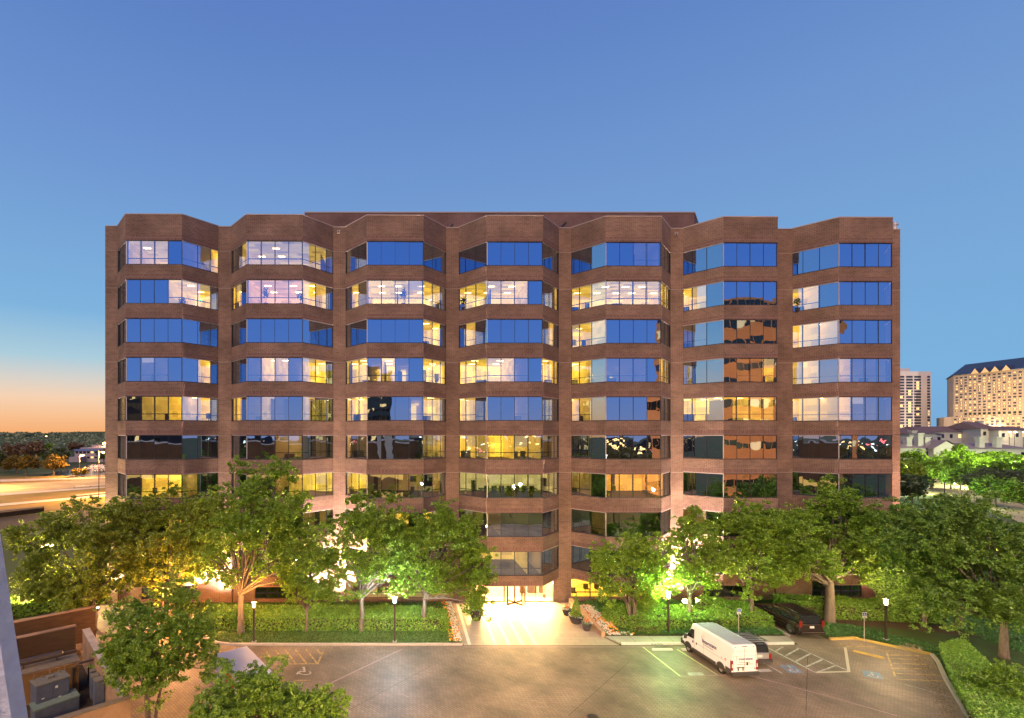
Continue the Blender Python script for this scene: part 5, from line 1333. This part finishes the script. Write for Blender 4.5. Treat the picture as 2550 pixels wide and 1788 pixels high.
strip_tower('glass_office_tower', 'grey glass office tower with scattered lit windows far behind the viewpoint', -22, -3, -185, -160, 48, 3.6, noise_mat('grey_green_cladding', (.10, .11, .10), (.16, .16, .14), .3), M['win_warm'], .3, 6)
strip_tower('dark_office_tower', 'dark office block with a few lit windows far behind the viewpoint', -140, -95, -130, -100, 34, 3.8, noise_mat('dark_cladding', (.07, .05, .045), (.11, .08, .07), .3), M['win_warm'], .25, 8)
SK = MB(); rs = random.Random(9)
for i in range(34):
    x = -420 + i * 26 + rs.uniform(-8, 8); h_ = rs.uniform(6, 18); SK.box(x, x + rs.uniform(12, 26), -430, -415, 0, h_)
    for j in range(7): 
        a = x + rs.uniform(0, 20); z_ = rs.uniform(2, h_); SK.box(a, a + rs.uniform(.6, 2), -414.9, -414.7, z_, z_ + rs.uniform(.5, 1.2), 1)
tag(SK.build('distant_skyline', [noise_mat('far_walls', (.06, .055, .06), (.10, .09, .09), .05), M['win_warm']]), kind='stuff')
for i, (x, y, h_, r_) in enumerate(((14, -8, 9, 4.2), (27, -16, 10, 4.8), (41, -12, 9, 4.2), (8, -30, 11, 5), (58, -6, 9, 4))):
    tree(('leafy tree behind the viewpoint nearest the garage', 'leafy tree second from the garage behind the viewpoint', 'leafy tree third from the garage behind the viewpoint', 'leafy tree farthest back behind the garage corner', 'leafy tree at the foot of the orange tower')[i], (x, y), h_, (x, y, h_ * .6), (r_, r_, h_ * .36), 'oak', 3200, .42, 200 + i, nclump=26, clump=1.5, group='trees behind the viewpoint')

# ================================================================ far left: roads, lake, trees, low office
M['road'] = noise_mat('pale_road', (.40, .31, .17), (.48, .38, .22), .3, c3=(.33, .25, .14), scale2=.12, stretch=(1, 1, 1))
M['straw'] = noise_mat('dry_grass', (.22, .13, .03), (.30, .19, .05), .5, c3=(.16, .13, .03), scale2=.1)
M['water'] = mat('lake_water', (.03, .04, .05), .12, .6)
def strip(name, a0, a1, b0, b1, z, m, ul=-420, ur=560):
    """a band between photo lines (row at u=0, row at u=262)"""
    f = lambda u, p, q: p + (q - p) * u / 262
    mb = MB(); n = 8
    for i in range(n):
        u0_, u1_ = ul + (ur - ul) * i / n, ul + (ur - ul) * (i + 1) / n
        mb.face([gd(u0_, f(u0_, b0, b1), z), gd(u1_, f(u1_, b0, b1), z), gd(u1_, f(u1_, a0, a1), z), gd(u0_, f(u0_, a0, a1), z)])
    return tag(mb.build(name, m), kind='structure')
ux = 330
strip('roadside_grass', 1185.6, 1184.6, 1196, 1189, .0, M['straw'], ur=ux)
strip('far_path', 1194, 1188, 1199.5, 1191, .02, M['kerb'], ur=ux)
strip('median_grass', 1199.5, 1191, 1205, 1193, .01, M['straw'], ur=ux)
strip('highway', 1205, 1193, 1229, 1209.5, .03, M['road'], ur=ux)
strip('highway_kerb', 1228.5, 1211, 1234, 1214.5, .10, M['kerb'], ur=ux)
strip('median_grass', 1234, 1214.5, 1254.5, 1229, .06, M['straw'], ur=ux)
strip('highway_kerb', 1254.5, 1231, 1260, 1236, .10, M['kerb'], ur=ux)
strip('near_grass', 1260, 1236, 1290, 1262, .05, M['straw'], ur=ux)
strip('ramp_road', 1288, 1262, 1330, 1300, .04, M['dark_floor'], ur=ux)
def rail(label, u0_, v0_, u1_, v1_):
    a, b_ = gd(u0_, v0_), gd(u1_, v1_); d = b_ - a; n = max(2, int(d.length / 4)); root = empty('guard_rail', tuple(a), 0, label, 'guard rail', 'guard rails along the highway')
    dn_ = d.normalized(); nn = Vector((-dn_.y, dn_.x, 0)); mb = MB(); mb.obox(a + UZ * .5, d, nn * .08, UZ * .32); mb.build('beam', M['pale_metal'], root)
    mb = MB()
    for i in range(n + 1): mb.obox(a + d * (i / n) - dn_ * .06 + nn * .08, dn_ * .12, nn * .12, UZ * .75)
    mb.build('posts', M['post'], root)
rail('guard rail along the near kerb of the highway', 185, 1217, 300, 1208)
rail('short guard rail on the grass before the trees', 186, 1240, 300, 1229)
rail('long guard rail above the dark ramp at the left edge', -60, 1287, 90, 1272)
tag(MB().prism([tuple(gd(u, v)[:2]) for u, v in ((-60, 1292), (110, 1272), (110, 1276), (-60, 1297))], 0, 1.0).build('barrier', M['wood']), 'low brown barrier wall along the ramp at the left edge', 'barrier')
mb = MB(); mb.face([gd(u, v, .0) for u, v in ((100, 1184.5), (330, 1184.5), (330, 1166), (205, 1166), (150, 1172))]); tag(mb.build('lake', M['water']), kind='structure')
M['spray'] = mat('white_spray', (.8, .8, .85), .9)
rr = np.random.default_rng(4); c = px(243, 1169, 215); n = 900; a = rr.random(n) * 6.283; t = rr.random(n); v0_ = rr.uniform(2.5, 5.5, n)
P = np.c_[c.x + np.cos(a) * t * v0_, c.y + np.sin(a) * t * v0_, .2 + 12 * t * (1 - t) * rr.uniform(.5, .95, n)]
fo = leafmesh('fountain', P, .22, M['spray'], None, 3); tag(fo, 'white fountain spraying on the lake left of the office building', 'fountain')
M['lo'] = mat('pale_pink_cladding', (.27, .24, .28), .7)
LB = empty('low_office', tuple(gd(218, 1150)), 0, 'low pale office with a blue roof band behind the lake', 'building')
mb = MB()
def fbox(mb, u0_, u1_, v0_, v1_, Y, dep, mi=0):
    a, b_ = px(u0_, v1_, Y), px(u1_, v0_, Y); mb.box(a.x, b_.x, Y, Y + dep, max(-.02, a.z), b_.z, mi)
fbox(mb, 186, 300, 1120, 1151, 285, 30); fbox(mb, 200, 300, 1114.5, 1120, 286, 28); fbox(mb, 172, 200, 1138, 1151, 280, 5); fbox(mb, 228, 300, 1108, 1115, 300, 20)
mb.build('wall', M['lo'], LB)
mb = MB(); fbox(mb, 185, 254, 1118.5, 1123, 284.7, .2); mb.build('roof_band', mat('blue_roof', (.10, .16, .36), .4), LB)
for i in range(6):
    for (va, vb) in ((1124, 1128.5), (1137, 1141)):
        mb = MB(); fbox(mb, 188 + i * 9.5, 194.5 + i * 9.5, va, vb, 284.8, .1); mb.build('window', M['auto_glass'] if i != 4 else M['win_warm'], LB)
GL = 'trees beyond the highway on the left'
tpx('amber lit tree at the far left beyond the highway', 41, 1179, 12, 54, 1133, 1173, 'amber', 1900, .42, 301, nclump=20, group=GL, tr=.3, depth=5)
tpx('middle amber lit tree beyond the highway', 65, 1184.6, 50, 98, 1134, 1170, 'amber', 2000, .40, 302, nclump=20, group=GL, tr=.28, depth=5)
tpx('round amber lit tree standing alone beyond the highway', 133, 1184.6, 106, 165, 1133, 1174, 'amber', 2600, .40, 303, nclump=24, group=GL, tr=.28, depth=5)
for i, (ub, vb, u0_, u1_, vt, vl, lf) in enumerate(((8, 1176, -20, 30, 1128, 1170, 'dark'), (30, 1160, 5, 60, 1102, 1142, 'brown'), (80, 1160, 55, 110, 1096, 1142, 'brown'), (116, 1152, 98, 134, 1102, 1140, 'deep'), (152, 1158, 132, 172, 1116, 1150, 'dark'), (190, 1140, 172, 205, 1100, 1122, 'brown'), (258, 1156, 246, 276, 1116, 1148, 'dark'), (120, 1165, 104, 150, 1128, 1150, 'dark'), (-40, 1170, -70, -10, 1110, 1150, 'dark'))):
    tpx(('dark tree at the left edge beyond the highway', 'bare brown tree behind the amber lit trees, leftmost', 'tall bare brown tree behind the amber lit trees', 'green tree right of the tall brown tree', 'dark rounded tree left of the low office', 'brown tree behind the left end of the low office', 'dark tree at the corner of the office building by the lake', 'dark low tree behind the lone amber lit tree', 'dark tree just outside the left edge')[i], ub, vb, u0_, u1_, vt, vl, lf, 1700, .55, 310 + i, nclump=20, group=GL, tr=.3, depth=6)
# bush lit orange on the lake shore
tpx('rounded orange lit bush on the lake shore', 195, 1186, 175, 217, 1166, 1186, 'amber', 1500, .3, 330, nclump=14, tr=.1, cat='bush', depth=3)
# far woods
def woods(name, u0_, u1_, Y0, Y1, hfun, n, size, leaf, seed, ncl):
    r = np.random.default_rng(seed); Y = Y0 + (Y1 - Y0) * r.random(ncl) ** .8; u = r.uniform(u0_, u1_, ncl); X = (u - CU) / F * Y; hh = hfun(Y) * r.uniform(.75, 1.06, ncl)
    rad = r.uniform(5, 9, ncl); i = r.integers(0, ncl, n); d = r.normal(size=(n, 3)); d /= np.linalg.norm(d, axis=1)[:, None]; d[:, 2] = np.abs(d[:, 2])
    P = np.c_[X[i] + d[:, 0] * rad[i], Y[i] + d[:, 1] * rad[i], hh[i] - rad[i] * .8 + d[:, 2] * rad[i] * .8 - (r.random(n) ** 2) * hh[i] * .5]
    return tag(leafmesh(name, P, size, LV[leaf], None, seed), kind='stuff')
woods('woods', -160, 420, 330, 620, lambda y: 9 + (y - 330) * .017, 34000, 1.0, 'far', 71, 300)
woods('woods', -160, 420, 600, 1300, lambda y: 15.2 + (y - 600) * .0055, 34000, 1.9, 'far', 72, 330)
mb = MB()
for i in range(40):
    x = -900 + i * 50; mb.face([(x, 1300, -5), (x + 50, 1300, -5), (x + 50, 1300 + 50, 19 + 1.2 * math.sin((i + 1) * .9)), (x, 1350, 19 + 1.2 * math.sin(i * .9))])
tag(mb.build('hills', M['far_ground']), kind='structure')
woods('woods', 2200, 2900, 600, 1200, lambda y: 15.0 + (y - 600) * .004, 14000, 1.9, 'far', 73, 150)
def street_lamp(label, x, y, h, col, pw, glow=60, arm=1.2, group='street lamps', head=True, sz=.35):
    root = empty('street_lamp', (x, y, 0), 0, label, 'street lamp', group)
    mb = MB(); mb.tube([(x, y, 0), (x, y, h)], .11, 6); mb.box(x, x + arm, y - .06, y + .06, h - .1, h); mb.build('pole', M['post'], root)
    mb = MB(); mb.box(x + arm - .5, x + arm + .4, y - .22, y + .22, h - .22, h - .02); hd = mb.build('lamp_head', M['post'], root)
    mb = MB(); mb.lathe((x + arm, y, h - .22 - sz), [(sz * .4, 0), (sz, sz * .4), (sz, sz * .7), (sz * .5, sz)], 10); mb.build('bulb', mat('street_bulb', (1, 1, 1), emit=col, es=min(glow, 12)), root)
    if pw:
        l = bpy.data.lights.new('street_light', 'POINT'); l.energy = pw; l.color = col; l.shadow_soft_size = .4
        o = bpy.data.objects.new('street_light', l); COL.objects.link(o); o.parent = root; o.location = (arm, 0, h - .4 - sz)
q = px(198, 1133, 195); street_lamp('bright orange street lamp in front of the low office', q.x, q.y, q.z + .4, (1, .45, .12), 60000, 90, sz=.5)
q = px(261, 1102, 300); street_lamp('orange street lamp beside the corner of the office building', q.x - 1, q.y, q.z + .4, (1, .45, .12), 30000, 90, sz=.6)
street_lamp('sodium street lamp over the highway just outside the left edge', -128, 146, 12, (1, .50, .14), 80000)
street_lamp('sodium street lamp over the highway behind the left trees', -78, 128, 12, (1, .50, .14), 60000, arm=1.0)
q = px(113, 1085, 640); street_lamp('tiny orange lamp on the far wooded ridge', q.x, q.y, q.z, (1, .5, .15), 0, 90, sz=.9)
street_lamp('sodium lamp hidden in the trees behind the service yard', -34, 47, 6.5, (1, .72, .30), 14000, arm=.8)
street_lamp('sodium lamp on the driveway left of the box truck', -19.8, 41.0, 4.2, (1, .40, .10), 6000, arm=.5, sz=.16)

# ================================================================ far right: car park trees, town houses, towers
mb = MB(); mb.face([gd(u, v, .02) for u, v in ((2230, 1176), (2300, 1178), (2420, 1208), (2560, 1262), (2640, 1300), (2600, 1330), (2470, 1268), (2380, 1240), (2230, 1222))]); tag(mb.build('road', M['road']), kind='structure')
GRR = 'trees round the far car park'
far_r = [(2262, 1200, 2236, 2296, 1118, 1180, 'bright'), (2300, 1205, 2276, 2335, 1132, 1188, 'bright'), (2345, 1205, 2316, 2378, 1116, 1186, 'bright'), (2392, 1206, 2360, 2425, 1108, 1182, 'bright'), (2436, 1206, 2405, 2470, 1128, 1186, 'bright'), (2480, 1206, 2450, 2514, 1120, 1188, 'bright'), (2530, 1206, 2500, 2566, 1126, 1192, 'bright'),
         (2324, 1224, 2278, 2372, 1155, 1206, 'oak'), (2392, 1232, 2350, 2440, 1160, 1216, 'deep'), (2452, 1246, 2410, 2500, 1162, 1226, 'greygreen'), (2520, 1250, 2470, 2580, 1160, 1236, 'greygreen'), (2556, 1272, 2510, 2600, 1205, 1256, 'oak'), (2272, 1262, 2232, 2306, 1180, 1250, 'dark'), (2480, 1262, 2430, 2530, 1186, 1246, 'deep'),
         (2560, 1225, 2535, 2600, 1140, 1200, 'bright'), (2318, 1216, 2290, 2350, 1142, 1200, 'bright'), (2368, 1218, 2335, 2402, 1140, 1204, 'oak'), (2418, 1220, 2385, 2452, 1142, 1206, 'bright'), (2470, 1222, 2432, 2506, 1146, 1208, 'oak'), (2520, 1224, 2484, 2556, 1140, 1206, 'deep'), (2262, 1232, 2240, 2290, 1150, 1200, 'olive')]
labs = ['bright green tree touching the right corner of the office building', 'bright green tree left of the pale gabled house', 'bright green tree in front of the pale gabled house', 'tallest bright green tree between the two town houses', 'bright green tree under the left chimney of the right town house', 'bright green tree under the right chimney of the right town house', 'bright green tree at the right edge below the town houses',
        'green tree standing alone on the pale road verge', 'dark green tree right of the lone tree by the pale road', 'grey green tree above the bend of the pale road', 'wide grey green tree at the right edge above the road', 'green tree at the right edge beside the pale road', 'dark rounded tree at the lower right corner of the office building', 'deep green tree between the grey green trees', 'yellow green tree cut by the right edge', 'olive tree beside the right corner pier of the office building', 'green tree in the second row below the gabled house', 'green tree below the gap between the town houses', 'green tree below the left chimney, nearer the road', 'oak green tree below the right town house, nearer the road', 'deep green tree at the right above the grey green trees']
for i, t in enumerate(far_r):
    tpx(labs[i], *t[:6], t[6], 2600, .26 if t[1] > 1215 else .34, 340 + i, nclump=24, group=GRR, tr=.16, depth=4, clump=1.1)
q = px(2352, 1201, 112); street_lamp('dark car park lamp with a flat head by the pale road', q.x, q.y, q.z, (.8, 1, .6), 5200, 30, arm=2.2, sz=.12)
q = px(2265, 1174, 135); street_lamp('car park lamp beside the right corner of the office building', q.x, q.y, q.z, (.85, 1, .55), 16000, 40, arm=1.6, sz=.15)
street_lamp('white car park lamp among the bright green trees', 172, 148, 7.5, (.85, 1, .5), 60000, 40, arm=1.0, sz=.2)
street_lamp('car park lamp at the foot of the right town house', 205, 160, 7.5, (.9, 1, .5), 60000, 40, arm=1.0, sz=.2)
M['roof_tile'] = noise_mat('brown_roof_tiles', (.13, .085, .085), (.18, .12, .115), 1.2); M['roof_mauve'] = noise_mat('mauve_roof_tiles', (.20, .16, .17), (.26, .21, .22), 1.2)
M['stucco_far'] = noise_mat('pale_stucco', (.36, .35, .33), (.42, .41, .38), .5)
def house(label, u0_, u1_, Y, vr, ve, dep, m, chim=(), hip=.25, gable=None, lit=(), nwin=5):
    a, b_ = px(u0_, ve, Y), px(u1_, ve, Y); ez = a.z; rz_ = px(u0_, vr, Y + dep * .5).z; x0_, x1_ = a.x, b_.x; L = x1_ - x0_
    root = empty('town_house', ((x0_ + x1_) / 2, Y + dep / 2, 0), 0, label, 'house', 'pale town houses with brown roofs')
    mb = MB(); mb.box(x0_ + .6, x1_ - .6, Y + .6, Y + dep - .6, 0, ez); mb.build('wall', M['stucco_far'], root)
    mb = MB(); hx = L * hip if gable is None else .3; E = [Vector((x0_, Y, ez)), Vector((x1_, Y, ez)), Vector((x1_, Y + dep, ez)), Vector((x0_, Y + dep, ez))]; r0, r1 = Vector((x0_ + hx, Y + dep / 2, rz_)), Vector((x1_ - hx, Y + dep / 2, rz_))
    mb.face([E[0], E[1], r1, r0]); mb.face([E[2], E[3], r0, r1]); mb.face([E[1], E[2], r1]); mb.face([E[3], E[0], r0]); mb.face([E[3], E[2], E[1], E[0]]); rf = mb.build('roof', m, root)
    for (uc, vt) in chim:
        t = px(uc, vt, Y + 2.5); mb = MB(); mb.box(t.x - 1.0, t.x + 1.0, Y + 1.6, Y + 3.2, ez - 1, t.z - .5); mb.box(t.x - 1.25, t.x + 1.25, Y + 1.4, Y + 3.4, t.z - .5, t.z); mb.build('chimney', M['stucco_far'], rf)
    if gable:
        g0_, g1_, gv = gable; a, b_, c_ = px(g0_, ve, Y - 1.5), px(g1_, ve, Y - 1.5), px((g0_ + g1_) / 2, gv, Y - 1.5)
        mb = MB(); mb.face([(a.x, Y - 1.5, 0), (b_.x, Y - 1.5, 0), (b_.x, Y - 1.5, a.z), (c_.x, Y - 1.5, c_.z - .4), (a.x, Y - 1.5, a.z)]); mb.face([(a.x, Y - 1.5, 0), (a.x, Y - 1.5, a.z), (a.x, Y + .6, a.z), (a.x, Y + .6, 0)]); mb.build('gable', M['stucco_far'], root)
        mb = MB(); s = Vector((0, dep * .6, 0)); e0, e1, pk = Vector((a.x - .8, Y - 2, a.z - .3)), Vector((b_.x + .8, Y - 2, b_.z - .3)), Vector((c_.x, Y - 2, c_.z))
        mb.face([e0, pk, pk + s, e0 + s]); mb.face([pk, e1, e1 + s, pk + s]); mb.build('gable_roof', m, root)
    for i in range(nwin):
        x = x0_ + L * (i + .6) / (nwin + .3); mb = MB(); mb.box(x, x + 1.3, Y + .5, Y + .58, ez - 3.0, ez - 1.2); mb.build('window', M['win_warm'] if i in lit else M['auto_glass'], root)
house('mauve roofed town house nearest the office building with a wide gable', 2240, 2385, 188, 1093, 1116, 16, M['roof_mauve'], ((2259, 1088), (2287, 1078), (2305, 1088)), gable=(2325, 2388, 1096))
house('mauve roofed town house at the right edge with two square chimneys', 2398, 2570, 190, 1103, 1118, 15, M['roof_mauve'], ((2439, 1088), (2482, 1088)), hip=.2)
house('long brown roofed town house in the second row', 2292, 2447, 240, 1062, 1075, 16, M['roof_tile'], ((2410, 1050), (2438, 1048)), hip=.05, lit=(4,), nwin=7)
house('short brown roofed house left of the long second row house', 2240, 2300, 236, 1066, 1078, 14, M['roof_tile'], (), hip=.2, lit=(0,), nwin=3)
house('pale house with a steep brown roof right of the long roofed one', 2443, 2492, 232, 1051, 1068, 18, M['roof_tile'], (), hip=.12, lit=(2,), nwin=3)
house('low white house with bright yard lamps at the right edge', 2488, 2580, 228, 1062, 1072, 14, M['roof_tile'], (), hip=.1, lit=(1, 3), nwin=5)
house('lower pale house with grey roof between the two rows', 2265, 2352, 214, 1075, 1081, 12, M['roof_tile'], ((2272, 1072),), hip=.05, nwin=4)
for i, u in enumerate((2515, 2528, 2550)):
    q = px(u, 1076, 222); street_lamp(('bright yard lamp on the low white house, left of a close pair', 'bright yard lamp on the low white house, right of a close pair', 'yard lamp of the low white house at the right edge')[i], q.x - .3, q.y, q.z + .5, (1, .8, .45), 2500, 120, arm=.3, sz=.45)
M['tower_wall'] = noise_mat('pale_concrete_tower', (.58, .50, .45), (.66, .58, .52), .05); M['tower_glass'] = mat('tower_window', (.05, .06, .09), .15, .7)
M['hotel_wall'] = noise_mat('pink_beige_tower', (.68, .50, .32), (.76, .57, .38), .05); M['slate'] = mat('dark_slate_roof', (.035, .04, .06), .35, .5); M['tall_glass'] = mat('green_window', (.03, .06, .05), .2, .6)
# slab tower
Yt = 560; a, b_ = px(2215, 925, Yt), px(2318, 925, Yt)
TW = empty('apartment_tower', ((a.x + b_.x) / 2, Yt + 15, 0), 0, 'pale concrete apartment tower with dark strip windows beside the office building', 'building', 'towers on the right horizon')
mb = MB(); mb.box(a.x, b_.x, Yt, Yt + 30, 0, a.z); t = px(2266, 920, Yt + 5); mb.box(a.x, t.x, Yt + 5, Yt + 20, a.z, t.z + 1.2); mb.build('wall', M['tower_wall'], TW)
rt = random.Random(2); lits = {(2, 2), (3, 2), (4, 2), (5, 1), (6, 1), (7, 0), (10, 0), (10, 1), (11, 1), (11, 2), (12, 1), (9, 1), (13, 2), (15, 1), (16, 1), (17, 0), (17, 1)}
for k in range(18):
    for j, (ua_, ub_) in enumerate(((2236, 2252), (2257, 2273), (2277, 2293.5), (2309.5, 2316))):
        v = 936 + k * 7.2; p0_, p1_ = px(ua_, v + 4.6, Yt - .3), px(ub_, v, Yt - .3); mb = MB(); mb.box(p0_.x, p1_.x, Yt - .3, Yt - .05, p0_.z, p1_.z)
        if (k, j) in lits: m_ = (p0_.x + p1_.x) / 2; mb.box(m_ - 1.4, m_ + 1.6, Yt - .4, Yt - .31, p0_.z, p1_.z, 1)
        elif j == 3 and k > 9 and rt.random() < .7: mb.box(p0_.x + .3, p1_.x - .3, Yt - .4, Yt - .31, p0_.z, p1_.z, 2)
        mb.build('window', [M['tower_glass'], M['win_warm'], M['win_dim']], TW)
# hotel slab whose long face looks west (along x = 565)
HT = empty('hotel_tower', (585, 450, 0), 0, 'wide beige hotel tower with a dark slate roof and many lit windows', 'building', 'towers on the right horizon')
ZE = 75.7; YA, YB = 520, 380
mb = MB(); mb.prism([(565, YB), (565, YA), (597, 556), (640, 556), (640, YB)], 0, ZE); mb.prism([(563.5, YB), (563.5, 528), (600, 570), (640, 570), (640, YB)], 0, 33); mb.build('wall', M['hotel_wall'], HT)
mb = MB(); R0, R1 = Vector((585, 527, 88)), Vector((585, YB, 88)); E0, E1, E2 = Vector((564, YA + 1, ZE)), Vector((564, YB, ZE)), Vector((597, 558, ZE))
mb.face([E0, E1, R1, R0]); mb.face([E0, R0, E2]); mb.face([R0, R1, Vector((640, YB, 88)), Vector((640, 527, 88))]); mb.face([E2, R0, Vector((640, 527, 88)), Vector((640, 558, ZE))])
HR = mb.build('roof', M['slate'], HT)
for i, u in enumerate((2432, 2457, 2482, 2510)):
    y = 565 * F / (u - CU); mb = MB(); mb.face([(563.2, y - 3.6, ZE - .5), (563.2, y + 3.6, ZE - .5), (563.2, y, ZE + 4.6)]); mb.face([(563.2, y - 3.6, ZE - .5), (572, y - 3.6, ZE + 3), (572, y, ZE + 4.6), (563.2, y, ZE + 4.6)]); mb.face([(563.2, y + 3.6, ZE - .5), (572, y + 3.6, ZE + 3), (572, y, ZE + 4.6), (563.2, y, ZE + 4.6)])
    for i_ in (1, 2): mb.m[i_] = 1
    mb.build('dormer', [mat('lit_dormer', (.6, .45, .25), emit=(1, .55, .2), es=.5), M['slate']], HR)
hr = random.Random(12); cells = []; M['end_panel'] = mat('pale_end_panel', (.75, .62, .48), .6)
for k in range(20):
    zc = ZE - 2.4 - k * 2.82
    if zc < 16: break
    for j in range(17):
        y = 517 - j * 4.1
        if k == 13 and j < 2: continue
        lit = hr.random() < (.2 if k < 2 else .52) and k != 13
        cells.append((k, j, y, zc, lit, k == 13))
def hwin(mb, c, bright):
    k, j, y, zc, lit, tall = c; h_ = 2.2 if tall else 1.35; xf = 564.9 if zc > 33 else 563.4
    if lit:
        mb.box(xf - .12, xf, y - 1.35, y + .95, zc - h_, zc, 0); o = hr.uniform(0, .9); mb.box(xf - .2, xf - .13, y - 1.3 + o * .5, y + .9 - o, zc - h_ + .1, zc - .05, 1)
    else: mb.box(xf - .12, xf, y - 1.35, y + .95, zc - h_, zc, 2 if tall else 0)
cells.sort(key=lambda c: c[2])
for c_ in cells[:98]:
    mb = MB(); hwin(mb, c_, 1); mb.build('window', [M['tower_glass'], M['win_hot'] if 'win_hot' in M else M.setdefault('win_hot', mat('hotel_lit_window', (.6, .4, .2), emit=(1, .52, .16), es=1.5)), M['tall_glass']], HT)
mb = MB()
for c_ in cells[98:]: hwin(mb, c_, 1)
tag(mb.build('windows_farther_along', [M['tower_glass'], M['win_hot'], M['tall_glass']], HT), kind='stuff')
for j in range(5):
    mb = MB()
    for k in range(22):
        t0_, t1_ = .08 + j * .18, .2 + j * .18; zc = ZE - 3 - k * 1.9
        if zc < 36: break
        A2, B2 = Vector((565, YA, 0)), Vector((597, 556, 0)); p0_, p1_ = A2.lerp(B2, t0_), A2.lerp(B2, t1_); nrm = Vector((-.13, .12, 0))
        mb.face([(p0_.x + nrm.x, p0_.y + nrm.y, zc - 1.0), (p1_.x + nrm.x, p1_.y + nrm.y, zc - 1.0), (p1_.x + nrm.x, p1_.y + nrm.y, zc), (p0_.x + nrm.x, p0_.y + nrm.y, zc)])
    mb.build('end_window_column', M['end_panel'], HT)

# lamps on the garage front that light the car park
for i, (x, y, z, pw, col) in enumerate(((-15, 2.0, 10.5, 17000, (1, .56, .24)), (7, 2.4, 10.5, 105000, (1, .63, .28)), (38, 6, 11.5, 36000, (1, .78, .50)))):
    root = empty('wall_lamp' if i < 2 else 'street_lamp', (x, y, z), 0, ('sodium lamp on the garage front above the service drive', 'sodium lamp at the garage corner over the car park', 'sodium lamp on a pole at the right of the car park, behind the viewpoint')[i], 'lamp', 'sodium lamps by the garage')
    mb = MB(); mb.box(x - .3, x + .3, y - .2, y + .3, z, z + .15)
    if i < 2: mb.box(x - .06, x + .06, y - 1.0, y - .2, z, z + .1)
    else: mb.tube([(x, y - .3, 0), (x, y - .3, z + .1)], .12, 8)
    mb.build('housing', M['post'], root)
    mb = MB(); mb.box(x - .2, x + .2, y - .1, y + .2, z - .04, z - .001); mb.build('lens', mat('sodium_lens', (1, 1, 1), emit=col, es=5), root)
    l = bpy.data.lights.new('sodium_light', 'SPOT'); l.energy = pw; l.color = col; l.spot_size = R(104); l.spot_blend = 1.0; l.shadow_soft_size = .12
    o = bpy.data.objects.new('sodium_light', l); COL.objects.link(o); o.parent = root; o.location = (0, .1, -.1); o.rotation_euler = Vector((0, 1, -.74)).to_track_quat('-Z', 'Y').to_euler()

for (x, y, pw) in ((21, -4, 9000), (48, -3, 12000), (4, -18, 9000)):
    street_lamp('sodium lamp among the trees behind the viewpoint, ' + ('between the first two' if x == 21 else 'before the orange tower' if x == 48 else 'at the garage corner'), x, y, 6.5, (1, .48, .12), pw, arm=.8, sz=.13, glow=4)
tpx('dark green tree filling the gap right of the warm lamp post', 2300, 1560, 2190, 2420, 1330, 1530, 'deep', 12000, .12, 401, tr=.2, depth=2.4, nclump=36, clump=1.1)

# lights and tree masses behind the viewpoint that the lower windows mirror
rs = random.Random(21); mb = MB()
for i in range(240):
    y = -rs.uniform(70, 400); x = rs.uniform(-60, 420); z = rs.uniform(2, 12); w_ = .004 * -y + .25
    mb.box(x, x + w_ * rs.uniform(1, 2.2), y, y + .3, z, z + w_, rs.choice((0, 0, 0, 1, 2)))
tag(mb.build('distant_city_lights', [mat('orange_city_light', (1, 1, 1), emit=(1, .5, .12), es=4), mat('white_city_light', (1, 1, 1), emit=(1, .9, .7), es=4), mat('red_city_light', (1, 1, 1), emit=(1, .1, .05), es=3)]), kind='stuff')
r_ = np.random.default_rng(5); nc = 150; cx_ = r_.uniform(-10, 330, nc); cy_ = -r_.uniform(50, 300, nc); ch = r_.uniform(4, 9, nc); n = 26000; i_ = r_.integers(0, nc, n); d = r_.normal(size=(n, 3)); d /= np.linalg.norm(d, axis=1)[:, None]
tag(leafmesh('woods', np.c_[cx_[i_] + d[:, 0] * 6, cy_[i_] + d[:, 1] * 6, np.abs(ch[i_] * .55 + d[:, 2] * ch[i_] * .45)], .9, LV['amber'], None, 9), kind='stuff')
# flood light of the hotel tower; the apartment tower's is added to brighten it
for (x, y, z, tx, ty, pw, col, lab) in ((492, 455, 9, 565, 455, 330000, (1, .72, .42), 'flood light mast washing the hotel tower'), (560, 470, 9, 560, 560, 260000, (1, .86, .74), 'added flood light mast brightening the apartment tower')):
    root = empty('flood_light', (x, y, 0), 0, lab, 'flood light'); mb = MB(); mb.tube([(x, y, 0), (x, y, z)], .3, 6); mb.box(x - 1, x + 1, y - .6, y + .6, z, z + .8); mb.build('mast', M['post'], root)
    l = bpy.data.lights.new('tower_flood', 'SPOT'); l.energy = pw; l.color = col; l.spot_size = R(130); l.spot_blend = 1; l.shadow_soft_size = .5
    o = bpy.data.objects.new('tower_flood', l); COL.objects.link(o); o.parent = root; o.location = (0, 0, z + 1.4); o.rotation_euler = Vector((tx - x, ty - y, 28)).to_track_quat('-Z', 'Y').to_euler()
# conduits and vents in the service yard
for i, (t, z_) in enumerate(((3.2, 1.1), (3.6, 1.25), (8.6, .9))):
    a = W0 + dw * t - nb * .12 + UZ * z_; mb = MB(); mb.tube([a - UZ * z_ * .9, a, a + dw * 1.2 + UZ * .05, a + dw * 1.3 - UZ * z_ * .8], .045, 6)
    tag(mb.build('conduit', M['frame']), ('grey conduit loop on the yard wall, farthest back', 'grey conduit loop on the yard wall, second from the back', 'grey conduit loop on the yard wall nearest the bottom edge')[i], 'pipe')
a = g0 + dw * 1.35 - nb * .3 + UZ * .2; mb = MB(); mb.tube([a, a + UZ * 1.5, a + UZ * 1.65 + nb * .3, a + UZ * 1.7 + nb * 2.4], .07, 8)
tag(mb.build('pipe', M['post']), 'black bent pipe rising beside the generator and crossing to the yard wall', 'pipe')
